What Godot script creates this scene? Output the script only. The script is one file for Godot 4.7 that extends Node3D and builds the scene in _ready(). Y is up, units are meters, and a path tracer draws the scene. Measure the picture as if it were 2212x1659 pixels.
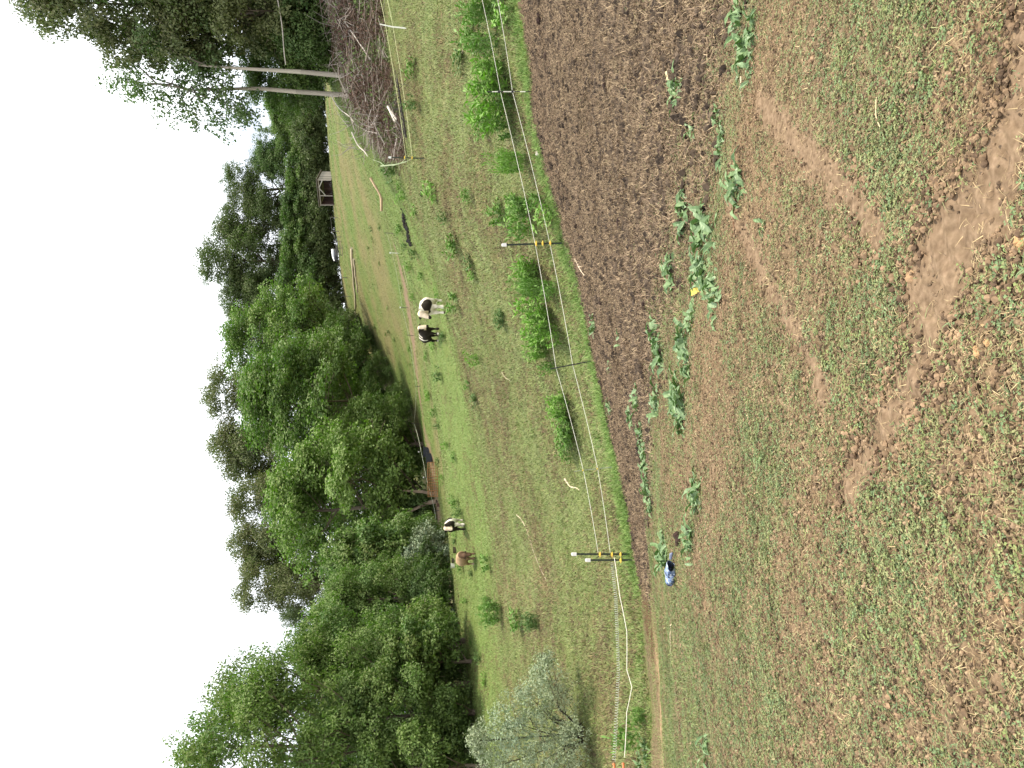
extends Node3D
# A hillside cow pasture seen over an electric fence; the phone was held sideways, so the camera is rolled a quarter turn.

const FOCAL := 1840.0      # of the photograph at 2212 x 1659
const EYE := 1.6
const LEVEL := 970.0       # picture column of the horizon
const GX0 := -150.0
const GZ0 := -350.0
const GS := 2.0
const GNX := 151
const GNZ := 206

var cp := 1.0
var sp := 0.0
var rng := RandomNumberGenerator.new()
var heights := PackedFloat32Array()
var n_big := FastNoiseLite.new()
var n_mid := FastNoiseLite.new()
var n_small := FastNoiseLite.new()
var n_fine := FastNoiseLite.new()
var n_patch := FastNoiseLite.new()
var edge_line := PackedVector2Array()
var mulch_line := PackedVector2Array()
var tracks := []
var paths := []
var worn_line := PackedVector2Array()
var used_names := {}
var leaf_mat := {}

# ---------------------------------------------------------------- pixels, ground

func ray(ix: float, iy: float) -> Vector3:
	var a := (829.5 - iy) / FOCAL
	var b := (1106.0 - ix) / FOCAL
	return Vector3(a, b * cp - sp, -cp - b * sp)

func at(ix: float, iy: float, d: float) -> Vector3:
	return Vector3(0, EYE, 0) + ray(ix, iy) * d

func spot(ix: float, iy: float) -> Vector3:          # where a line of sight meets the ground
	var r := ray(ix, iy)
	var d := 1.6
	var last := d
	while d < 300.0:
		var p := Vector3(0, EYE, 0) + r * d
		if p.y < hgt(p.x, p.z):
			break
		last = d
		d *= 1.02
	for k in 12:
		var m := (last + d) * 0.5
		var p := Vector3(0, EYE, 0) + r * m
		if p.y < hgt(p.x, p.z):
			d = m
		else:
			last = m
	var q := Vector3(0, EYE, 0) + r * d
	return Vector3(q.x, gy(q.x, q.z), q.z)

func stand(iy: float, d: float) -> Vector3:          # on the ground, at that distance
	var p := at(LEVEL, iy, d)
	return Vector3(p.x, gy(p.x, p.z), p.z)

func solve(m: Array, n: int) -> PackedFloat64Array:
	for i in n:
		var best := i
		for j in range(i + 1, n):
			if absf(m[j][i]) > absf(m[best][i]):
				best = j
		var t = m[i]
		m[i] = m[best]
		m[best] = t
		var row: PackedFloat64Array = m[i]
		for j in range(i + 1, n):
			var r2: PackedFloat64Array = m[j]
			var f := r2[i] / row[i]
			if f != 0.0:
				for k in range(i, n + 1):
					r2[k] -= f * row[k]
				m[j] = r2
	var x := PackedFloat64Array()
	x.resize(n)
	for i in range(n - 1, -1, -1):
		var row: PackedFloat64Array = m[i]
		var s := row[n]
		for k in range(i + 1, n):
			s -= row[k] * x[k]
		x[i] = s / row[i]
	return x

func make_terrain():
	var seen := [[2212, 830, 2.3], [2212, 0, 2.25], [2212, 1659, 2.4], [1700, 0, 5.4], [1700, 830, 4.2], [1700, 1659, 4.3], [1400, 300, 9.5], [1450, 830, 8.2], [1500, 1300, 7.6], [1480, 1659, 8.0],
		[1135, 0, 19], [1150, 198, 19.5], [1222, 527, 20], [1285, 785, 20], [1335, 1014, 20], [1370, 1200, 20], [1400, 1400, 18.5], [1410, 1659, 17],
		[917, 342, 33], [878, 58, 33.5], [958, 665, 50], [952, 725, 51], [1005, 1133, 52], [1027, 1205, 50],
		[1060, 500, 25.5], [1120, 830, 27], [1180, 1200, 28], [1240, 1500, 25],
		[950, 1035, 75], [925, 985, 79], [905, 850, 85], [870, 600, 72], [835, 450, 56],
		[978, 1226, 60], [1000, 1386, 54], [1016, 1490, 50], [1042, 1659, 46],
		[718, 410, 150], [732, 550, 152], [762, 700, 146], [800, 800, 135], [850, 880, 115], [895, 950, 100], [706, 250, 140],
		[775, 600, 115], [800, 500, 90], [840, 300, 40], [830, 120, 37.5], [715, 200, 52], [700, 60, 54]]
	var far := [[0, 0, 0], [0, 8, .3], [-15, 2, -1.6], [15, 2, .9], [-25, -20, -4.5], [25, -20, 1.5], [-40, -75, -1], [-65, -60, -4], [-45, -120, 3], [0, -240, 16], [-70, -240, 6], [80, -230, 22], [45, -45, 8.5],
		[70, -70, 13], [-70, -20, -8], [60, -10, 4], [0, 60, 2], [-100, -150, 2], [110, -140, 22], [0, -330, 10], [20, -175, 22.5], [45, -175, 23.5], [-10, -170, 18.5]]
	var px := PackedFloat64Array()
	var pz := PackedFloat64Array()
	var py := PackedFloat64Array()
	for s in seen:
		var p := at(s[0], s[1], s[2])
		px.append(p.x / 50.0)
		pz.append(p.z / 50.0)
		py.append(p.y)
	for s in far:
		px.append(s[0] / 50.0)
		pz.append(s[1] / 50.0)
		py.append(s[2])
	var n := px.size()
	var m := []
	for i in n:
		var row := PackedFloat64Array()
		row.resize(n + 4)
		for j in n:
			var r2 := (px[i] - px[j]) ** 2 + (pz[i] - pz[j]) ** 2
			row[j] = 0.5 * r2 * log(maxf(r2, 1e-12)) + (3e-4 if i == j else 0.0)
		row[n] = 1.0
		row[n + 1] = px[i]
		row[n + 2] = pz[i]
		row[n + 3] = py[i]
		m.append(row)
	for k in 3:
		var row := PackedFloat64Array()
		row.resize(n + 4)
		for j in n:
			row[j] = [1.0, px[j], pz[j]][k]
		m.append(row)
	var w := solve(m, n + 3)
	heights.resize(GNX * GNZ)
	for j in GNZ:
		var z := (GZ0 + j * GS) / 50.0
		for i in GNX:
			var x := (GX0 + i * GS) / 50.0
			var s := w[n] + w[n + 1] * x + w[n + 2] * z
			for k in n:
				var r2 := (px[k] - x) * (px[k] - x) + (pz[k] - z) * (pz[k] - z)
				if r2 > 1e-12:
					s += w[k] * 0.5 * r2 * log(r2)
			heights[j * GNX + i] = s

func macro(x: float, z: float) -> float:
	var fx := clampf((x - GX0) / GS, 1.0, GNX - 2.0)
	var fz := clampf((z - GZ0) / GS, 1.0, GNZ - 2.0)
	var i := int(fx + 0.5)
	var j := int(fz + 0.5)
	var u := fx - i
	var v := fz - j
	var u0 := 0.5 * (0.5 - u) * (0.5 - u)
	var u2 := 0.5 * (0.5 + u) * (0.5 + u)
	var u1 := 1.0 - u0 - u2
	var v0 := 0.5 * (0.5 - v) * (0.5 - v)
	var v2 := 0.5 * (0.5 + v) * (0.5 + v)
	var k := (j - 1) * GNX + i
	var a := u0 * heights[k - 1] + u1 * heights[k] + u2 * heights[k + 1]
	k += GNX
	var b := u0 * heights[k - 1] + u1 * heights[k] + u2 * heights[k + 1]
	k += GNX
	var c := u0 * heights[k - 1] + u1 * heights[k] + u2 * heights[k + 1]
	return v0 * a + (1.0 - v0 - v2) * b + v2 * c

func hgt(x: float, z: float) -> float:
	return macro(x, z) + 0.035 * n_big.get_noise_2d(x, z) * clampf(-z / 3.0, 0.3, 3.0)

func line_at(line: PackedVector2Array, x: float) -> float:      # depth of a boundary at that x
	for k in line.size() - 1:
		if x <= line[k + 1].x or k == line.size() - 2:
			var t := (x - line[k].x) / (line[k + 1].x - line[k].x)
			return lerpf(line[k].y, line[k + 1].y, clampf(t, -0.4, 1.4))
	return line[0].y

func near_line(p: Vector2, line: PackedVector2Array) -> Vector2:    # (distance, how far along in metres)
	var best := 1e9
	var along := 0.0
	var run := 0.0
	for k in line.size() - 1:
		var d := line[k + 1] - line[k]
		var l := d.length()
		var t := clampf((p - line[k]).dot(d) / (l * l), 0.0, 1.0)
		var q := p.distance_to(line[k] + d * t)
		if q < best:
			best = q
			along = run + t * l
		run += l
	return Vector2(best, along)

func trace(points: Array) -> PackedVector2Array:
	var out := PackedVector2Array()
	for p in points:
		var s := spot(p[0], p[1])
		out.append(Vector2(s.x, s.z))
	return out

func track_at(x: float, z: float) -> Vector3:       # (0..1 how much wheel track, how far along, how far across)
	if z < -8.5 or z > -1.2:
		return Vector3.ZERO
	var most := 0.0
	var along := 0.0
	var across := 0.0
	var p := Vector2(x, z)
	for t in tracks:
		var q := near_line(p, t[0])
		var wobble: float = t[1] * (1.0 + 0.45 * n_small.get_noise_2d(x, z) + 0.4 * n_fine.get_noise_2d(x, z))
		var k := smoothstep(wobble * 1.15, wobble * 0.55, q.x)
		if k > most:
			most = k
			along = q.y
			across = q.x / wobble
	return Vector3(most, along, across)

func gy(x: float, z: float) -> float:                # the ground as it is drawn
	var y := hgt(x, z)
	var far := clampf((26.0 + z) / 12.0, 0.0, 1.0)
	if z > -1.0:
		far *= clampf((1.0 - z) * 0.5, 0.0, 1.0)
	if far <= 0.0:
		return y
	var rough := 0.022 * n_mid.get_noise_2d(x, z) + 0.016 * n_small.get_noise_2d(x, z) + 0.014 * n_fine.get_noise_2d(x, z)
	var t := track_at(x, z)
	if t.x > 0.0:
		var tread := 0.006 * sin(t.y * 62.0 + 2.0 * n_small.get_noise_2d(x, z) + t.z * 2.5)
		rough = lerpf(rough, -0.012 + tread + 0.010 * n_small.get_noise_2d(x, z), t.x)
	elif t.z > 0.0 and t.z < 1.5:
		rough += 0.008
	return y + rough * far

# ---------------------------------------------------------------- what grows and lies where

func zone(x: float, z: float) -> Dictionary:
	var d := -z
	var e := d - line_at(edge_line, x) + 0.25 * n_mid.get_noise_2d(x, z)
	var m := d - line_at(mulch_line, x) + 0.7 * n_patch.get_noise_2d(x * 3.0, z * 3.0) + 0.5 * n_mid.get_noise_2d(x, z)
	return {"e": e, "mulch": smoothstep(-1.6, 1.9, m) * (1.0 if e < 0.0 else 0.0) * smoothstep(-5.0, -3.9, x)}

func lawn_green(x: float, z: float) -> float:
	var g := 0.44 + 0.62 * n_patch.get_noise_2d(x * 2.2, z * 2.2) + 0.35 * n_mid.get_noise_2d(x * 0.7, z * 0.7)
	g += 0.22 * smoothstep(0.5, -1.6, x) * smoothstep(-3.0, -5.0, z)
	g -= 0.25 * smoothstep(-3.4, -2.2, z)
	return clampf(g, 0.0, 1.0)

func bare_at(x: float, z: float) -> float:            # the bare sandy strip beside the gateway
	if x > -3.5 or z < -22.0 or z > -8.0:
		return 0.0
	var e := -z - line_at(edge_line, x)
	var k := e + 2.9 + 0.8 * n_patch.get_noise_2d(x, z) + 0.7 * n_mid.get_noise_2d(x, z) + 0.3 * n_small.get_noise_2d(x, z)
	return smoothstep(1.7, 0.5, absf(k)) * smoothstep(-4.0, -5.2, x)

func path_at(x: float, z: float) -> float:
	var most := 0.0
	if z > -45.0:
		return 0.0
	for t in paths:
		var q := near_line(Vector2(x, z), t[0])
		most = maxf(most, t[2] * smoothstep(t[1], t[1] * 0.35, q.x + t[1] * 0.5 * n_patch.get_noise_2d(x * 3.0, z * 3.0)))
	return most

func ground_color(x: float, z: float) -> Color:
	var d := -z
	var f := n_fine.get_noise_2d(x, z)
	var s := n_small.get_noise_2d(x, z)
	var p := n_patch.get_noise_2d(x, z)
	var q := zone(x, z)
	var e: float = q.e
	var c: Color
	if e < 0.0:
		var soil := Color(0.192, 0.142, 0.092).lerp(Color(0.225, 0.156, 0.098), clampf(0.5 + 1.1 * n_patch.get_noise_2d(x * 1.7 + 40.0, z * 1.7), 0.0, 1.0))
		soil = soil * (1.0 + 0.28 * f + 0.16 * s)
		var g := lawn_green(x, z)
		c = soil.lerp(Color(0.165, 0.155, 0.075), g * 0.4 * smoothstep(3.0, 8.0, d))
		var t := track_at(x, z)
		if t.x > 0.0:
			c = c.lerp(Color(0.255, 0.182, 0.122) * (1.0 + 0.16 * s + 0.1 * f), t.x * 0.9)
		# the bare sandy strip along the gate, and the dark hole beside it
		var bare := bare_at(x, z)
		c = c.lerp(Color(0.40, 0.28, 0.17) * (1.0 + 0.2 * f), bare * 0.95)
		var hole := smoothstep(1.3, 0.5, Vector2((x + 5.0) / 0.9, (e + 1.1)).length() + 0.5 * s)
		c = c.lerp(Color(0.10, 0.05, 0.028), hole * 0.85)
		c = c.lerp(Color(0.168, 0.120, 0.083) * (1.0 + 0.45 * f + 0.22 * s + 0.25 * n_mid.get_noise_2d(x, z)), q.mulch * 0.95)
		c = c.lerp(Color(0.15, 0.24, 0.045), smoothstep(-0.2, 0.0, e) * smoothstep(-5.2, -4.2, x))
	else:
		var green := Color(0.165, 0.20, 0.068)
		var brown := Color(0.175, 0.145, 0.08)
		var k := clampf(0.42 + 0.9 * p + 0.5 * n_mid.get_noise_2d(x, z), 0.0, 1.0)
		var pasture := green.lerp(brown, k * 0.75)
		var lush := smoothstep(38.0, 45.0, d + 4.0 * p) * smoothstep(70.0, 55.0, d)
		pasture = pasture.lerp(Color(0.185, 0.26, 0.075), lush * 0.7)
		c = Color(0.16, 0.235, 0.055).lerp(pasture, maxf(smoothstep(0.05, 0.45, e + 0.5 * s), smoothstep(-4.2, -5.0, x)))
		var hill := smoothstep(58.0, 80.0, d - 0.6 * x + 6.0 * p)
		var tan := Color(0.215, 0.20, 0.09).lerp(Color(0.15, 0.205, 0.06), clampf(0.45 + 1.5 * n_patch.get_noise_2d(x * 0.4, z * 0.4) + 0.5 * p, 0.0, 1.0))
		c = c.lerp(tan, hill)
		c = c.lerp(Color(0.26, 0.185, 0.13), path_at(x, z))
		var worn := near_line(Vector2(x, z), worn_line) if z > -45.0 else Vector2(9, 0)
		c = c.lerp(Color(0.30, 0.215, 0.13), smoothstep(0.9, 0.1, worn.x + 0.5 * n_mid.get_noise_2d(x, z)) * 0.75)
		c = c * (1.0 + 0.12 * f + 0.1 * s)
	c.a = 1.0
	return c

# ---------------------------------------------------------------- meshes

class Buf:
	var v := PackedVector3Array()
	var n := PackedVector3Array()
	var c := PackedColorArray()
	func tri(a: Vector3, b: Vector3, d: Vector3, col: Color) -> void:
		v.append(a); v.append(b); v.append(d)
		c.append(col); c.append(col); c.append(col)
	func quad(a: Vector3, b: Vector3, d: Vector3, e: Vector3, col: Color) -> void:
		tri(a, b, d, col); tri(a, d, e, col)
	func box(center: Vector3, size: Vector3, col: Color, basis := Basis()) -> void:
		var h := size * 0.5
		var p := []
		for k in 8:
			p.append(center + basis * Vector3(h.x if k & 1 else -h.x, h.y if k & 2 else -h.y, h.z if k & 4 else -h.z))
		for q in [[0, 1, 3, 2], [4, 6, 7, 5], [0, 4, 5, 1], [2, 3, 7, 6], [0, 2, 6, 4], [1, 5, 7, 3]]:
			quad(p[q[0]], p[q[1]], p[q[2]], p[q[3]], col)
	func tube(pts: PackedVector3Array, radii: PackedFloat32Array, sides: int, col: Color, vary := 0.0) -> void:
		var rings := []
		var up := Vector3.UP
		for k in pts.size():
			var dir := (pts[mini(k + 1, pts.size() - 1)] - pts[maxi(k - 1, 0)]).normalized()
			if absf(dir.dot(up)) > 0.95:
				up = Vector3.RIGHT if absf(dir.x) < 0.9 else Vector3.BACK
			var s := dir.cross(up).normalized()
			var t := s.cross(dir).normalized()
			var ring := PackedVector3Array()
			for i in sides:
				var a := TAU * i / sides
				ring.append(pts[k] + (s * cos(a) + t * sin(a)) * radii[k])
			rings.append(ring)
		for k in pts.size() - 1:
			var cc := col * (1.0 + vary * sin(k * 12.9898 + pts[k].x * 7.0))
			for i in sides:
				var j := (i + 1) % sides
				quad(rings[k][i], rings[k][j], rings[k + 1][j], rings[k + 1][i], cc)
		for i in range(1, sides - 1):
			tri(rings[0][0], rings[0][i], rings[0][i + 1], col)
			var l: PackedVector3Array = rings[pts.size() - 1]
			tri(l[0], l[i], l[i + 1], col)
	func mesh(m: Material, smooth := false) -> ArrayMesh:
		var out := ArrayMesh.new()
		if smooth:
			var st := SurfaceTool.new()
			st.begin(Mesh.PRIMITIVE_TRIANGLES)
			st.set_smooth_group(0)
			for k in v.size():
				st.set_color(c[k])
				st.add_vertex(v[k])
			st.index()
			st.generate_normals()
			out = st.commit()
		else:
			var a := []
			a.resize(Mesh.ARRAY_MAX)
			a[Mesh.ARRAY_VERTEX] = v
			a[Mesh.ARRAY_COLOR] = c
			out.add_surface_from_arrays(Mesh.PRIMITIVE_TRIANGLES, a)
		out.surface_set_material(0, m)
		return out

func vmat(rough := 0.9, spec := 0.3) -> StandardMaterial3D:
	var m := StandardMaterial3D.new()
	m.vertex_color_use_as_albedo = true
	m.roughness = rough
	m.metallic_specular = spec
	m.cull_mode = BaseMaterial3D.CULL_DISABLED
	return m

func foliage(tint: Color, through := Color(0.55, 0.75, 0.3), rough := 0.55) -> StandardMaterial3D:
	var m := vmat(rough, 0.35)
	m.albedo_color = tint.linear_to_srgb()
	m.backlight_enabled = true
	m.backlight = through
	return m

func numbered(called: String) -> String:
	var k: int = used_names.get(called, 0)
	used_names[called] = k + 1
	return called if k == 0 else "%s_%03d" % [called, k]

func tag(o: Node, label: String, category: String, group := "", kind := ""):
	if label: o.set_meta("label", label)
	if category: o.set_meta("category", category)
	if group: o.set_meta("group", group)
	if kind: o.set_meta("kind", kind)
	return o

func thing(called: String, label: String, category: String, where: Vector3, turn := 0.0, group := "") -> Node3D:
	var o := Node3D.new()
	o.name = numbered(called)
	add_child(o)
	o.position = where
	o.rotation.y = turn
	tag(o, label, category, group)
	return o

func part(called: String, mesh: Mesh, parent: Node, kind := "") -> MeshInstance3D:
	var o := MeshInstance3D.new()
	o.name = called
	o.mesh = mesh
	if kind: o.set_meta("kind", kind)
	parent.add_child(o, true)
	return o

func single(called: String, mesh: Mesh, label: String, category: String, where := Vector3.ZERO, group := "") -> MeshInstance3D:
	var o := MeshInstance3D.new()
	o.name = numbered(called)
	o.mesh = mesh
	add_child(o)
	o.position = where
	tag(o, label, category, group)
	return o

func rv(a: float, b: float) -> float:
	return rng.randf_range(a, b)

func rdir() -> Vector3:
	var y := rng.randf_range(-1.0, 1.0)
	var a := rng.randf() * TAU
	var r := sqrt(1.0 - y * y)
	return Vector3(r * cos(a), y, r * sin(a))

# ---------------------------------------------------------------- setting

func sky_picture() -> ImageTexture:
	var w := 768
	var h := 384
	var im := Image.create(w, h, false, Image.FORMAT_RGBF)
	var soft := [[215, 520, 26, 48, Color(0.24, 0.31, 0.38), 0.85], [238, 1070, 34, 150, Color(0.14, 0.52, 0.56), 0.6], [45, 1230, 60, 230, Color(0.12, 0.52, 0.56), 0.55], [540, 290, 55, 100, Color(0.20, 0.25, 0.35), 0.95]]
	var blobs := []
	for s in soft:
		var r := ray(s[0], s[1]).normalized()
		blobs.append([atan2(r.x, -r.z), asin(r.y), s[3] / FOCAL * 1.05, s[2] / FOCAL * 1.05, s[4], s[5]])
	for j in h:
		var el := PI * (0.5 - (j + 0.5) / h)
		for i in w:
			var az := TAU * (i + 0.5) / w
			if az > PI: az -= TAU
			var dir := Vector3(sin(az) * cos(el), sin(el), -cos(az) * cos(el))
			var n := n_patch.get_noise_3d(dir.x * 9.0, dir.y * 22.0, dir.z * 9.0)
			var n2 := n_patch.get_noise_3d(dir.x * 40.0 + 9.0, dir.y * 90.0, dir.z * 40.0)
			var c := Color(0.93, 0.955, 0.985) * (1.0 + 0.09 * n)
			var low := smoothstep(0.27, 0.17, el + 0.05 * n2) * clampf(0.45 + 1.0 * n + 0.3 * n2, 0.0, 1.0)
			c = c.lerp(Color(0.44, 0.51, 0.63), low * 0.75)
			for b in blobs:
				var u: float = wrapf(az - b[0], -PI, PI) / b[2]
				var v: float = (el - b[1]) / b[3]
				var q := u * u + v * v
				if q < 6.0:
					c = c.lerp(b[4], b[5] * exp(-q * (1.0 + 1.3 * n2 + 0.9 * n)) * clampf(0.8 + 1.2 * n2, 0.2, 1.0))
			im.set_pixel(i, j, c)
	return ImageTexture.create_from_image(im)

func noise_tex(freq: float, lo: Color, hi: Color, seed_: int, normal := false, bump := 6.0) -> NoiseTexture2D:
	var n := FastNoiseLite.new()
	n.seed = seed_
	n.noise_type = FastNoiseLite.TYPE_SIMPLEX_SMOOTH
	n.frequency = freq
	n.fractal_octaves = 5
	var t := NoiseTexture2D.new()
	t.width = 1024
	t.height = 1024
	t.seamless = true
	t.noise = n
	if normal:
		t.as_normal_map = true
		t.bump_strength = bump
	else:
		var g := Gradient.new()
		g.set_color(0, lo)
		g.set_color(1, hi)
		t.color_ramp = g
	return t

func build_ground():
	var angles := PackedFloat32Array()
	for k in 30:
		angles.append(-PI + (PI - 0.66) * k / 30.0)
	for k in 521:
		angles.append(-0.66 + 1.32 * k / 520.0)
	for k in range(1, 30):
		angles.append(0.66 + (PI - 0.66) * k / 30.0)
	var radii := PackedFloat32Array()
	var r := 0.15
	while r < 900.0:
		radii.append(r)
		r *= 1.25 if r < 1.5 else 1.0062 if r < 25.0 else 1.012 if r < 175.0 else 1.12
	var na := angles.size()
	var nr := radii.size()
	var v := PackedVector3Array()
	var c := PackedColorArray()
	var nn := PackedVector3Array()
	v.resize(na * nr + 1)
	c.resize(na * nr + 1)
	nn.resize(na * nr + 1)
	for j in nr:
		for i in na:
			var x := radii[j] * sin(angles[i])
			var z := -radii[j] * cos(angles[i])
			var k := j * na + i
			v[k] = Vector3(x, gy(x, z), z)
			c[k] = ground_color(x, z)
	v[na * nr] = Vector3(0, gy(0, 0), 0)
	c[na * nr] = ground_color(0, 0)
	nn[na * nr] = Vector3.UP
	var idx := PackedInt32Array()
	for j in nr:
		for i in na:
			var k := j * na + i
			var l := j * na + (i + na - 1) % na
			var m := j * na + (i + 1) % na
			var o := k + na if j < nr - 1 else k
			var q := k - na if j > 0 else k
			nn[k] = ((v[m] - v[l]).cross(v[o] - v[q])).normalized()
			if nn[k].y < 0.0:
				nn[k] = -nn[k]
			if j < nr - 1:
				idx.append_array([k, k + na, m + na, k, m + na, m])
			if j == 0:
				idx.append_array([na * nr, k, m])
	var a := []
	a.resize(Mesh.ARRAY_MAX)
	a[Mesh.ARRAY_VERTEX] = v
	a[Mesh.ARRAY_NORMAL] = nn
	a[Mesh.ARRAY_COLOR] = c
	a[Mesh.ARRAY_INDEX] = idx
	var me := ArrayMesh.new()
	me.add_surface_from_arrays(Mesh.PRIMITIVE_TRIANGLES, a)
	var m := vmat(0.95, 0.2)
	m.albedo_texture = noise_tex(0.02, Color(0.62, 0.6, 0.57), Color(1.0, 1.0, 1.0), 4)
	m.normal_enabled = true
	m.normal_texture = noise_tex(0.03, Color.BLACK, Color.WHITE, 5, true, 5.0)
	m.normal_scale = 0.8
	m.uv1_triplanar = true
	m.uv1_world_triplanar = true
	m.uv1_scale = Vector3.ONE / 0.9
	me.surface_set_material(0, m)
	var g := part("ground", me, self)
	g.set_meta("kind", "structure")

# ---------------------------------------------------------------- ground cover

func blade(b: Buf, at_: Vector3, dir: Vector3, l: float, w: float, bend: float, col: Color, segs := 2):
	# a strip that leaves along dir and bends over
	var side := dir.cross(Vector3.UP)
	if side.length() < 0.05:
		side = Vector3.RIGHT
	side = side.normalized() * w * 0.5
	var p := at_
	var d := dir.normalized()
	var last_l := p - side
	var last_r := p + side
	for k in segs:
		d = (d + Vector3.DOWN * bend).normalized()
		p += d * l / segs
		var t := 1.0 - float(k + 1) / segs
		if k == segs - 1:
			b.tri(last_l, last_r, p, col)
		else:
			var s := side * (0.35 + 0.65 * t)
			b.quad(last_l, last_r, p + s, p - s, col)
			last_l = p - s
			last_r = p + s

func flat_leaf(b: Buf, at_: Vector3, dir: Vector3, up: Vector3, l: float, w: float, col: Color, fold := 0.25):
	var s := dir.cross(up).normalized() * w * 0.5
	var lift := up * w * fold
	var mid := at_ + dir * l * 0.45
	var tip := at_ + dir * l
	b.tri(at_, mid + s + lift, tip, col)
	b.tri(at_, tip, mid - s + lift, col)

func cover(called: String, mesh: Mesh, count: int, r0: float, r1: float, power: float, half: float, accept: Callable, tint: Callable, size: Vector2, lift: float) -> void:
	# scatters copies over the ground; accept(x, z) is a chance, tint(x, z) a colour
	var buf := PackedFloat32Array()
	buf.resize(count * 16)
	var k := 0
	var tries := 0
	while k < count and tries < count * 6:
		tries += 1
		var a := rng.randf_range(-half, half)
		var r := pow(lerpf(pow(r0, power), pow(r1, power), rng.randf()), 1.0 / power)
		var x := r * sin(a)
		var z := -r * cos(a)
		var chance: float = accept.call(x, z)
		if rng.randf() > chance:
			continue
		var y := gy(x, z)
		var sx := macro(x + 0.5, z) - macro(x - 0.5, z)
		var sz := macro(x, z + 0.5) - macro(x, z - 0.5)
		var up := Vector3(-sx, 1.0, -sz).normalized()
		var s := rng.randf_range(size.x, size.y)
		var t := rng.randf() * TAU
		var fx := Vector3(cos(t), 0, sin(t))
		var fz := fx.cross(up).normalized()
		fx = up.cross(fz)
		fx *= s
		fz *= s
		var fy := up * s
		var c: Color = tint.call(x, z)
		var o := k * 16
		buf[o] = fx.x; buf[o + 1] = fy.x; buf[o + 2] = fz.x; buf[o + 3] = x
		buf[o + 4] = fx.y; buf[o + 5] = fy.y; buf[o + 6] = fz.y; buf[o + 7] = y + lift
		buf[o + 8] = fx.z; buf[o + 9] = fy.z; buf[o + 10] = fz.z; buf[o + 11] = z
		buf[o + 12] = c.r; buf[o + 13] = c.g; buf[o + 14] = c.b; buf[o + 15] = 1.0
		k += 1
	buf.resize(k * 16)
	var mm := MultiMesh.new()
	mm.transform_format = MultiMesh.TRANSFORM_3D
	mm.use_colors = true
	mm.mesh = mesh
	mm.instance_count = k
	mm.buffer = buf
	var o := MultiMeshInstance3D.new()
	o.name = numbered(called)
	o.multimesh = mm
	o.set_meta("kind", "stuff")
	add_child(o)

func pick(colors: Array, spread: float) -> Color:
	var c: Color = colors[rng.randi() % colors.size()]
	return c * rng.randf_range(1.0 - spread, 1.0 + spread)

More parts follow.
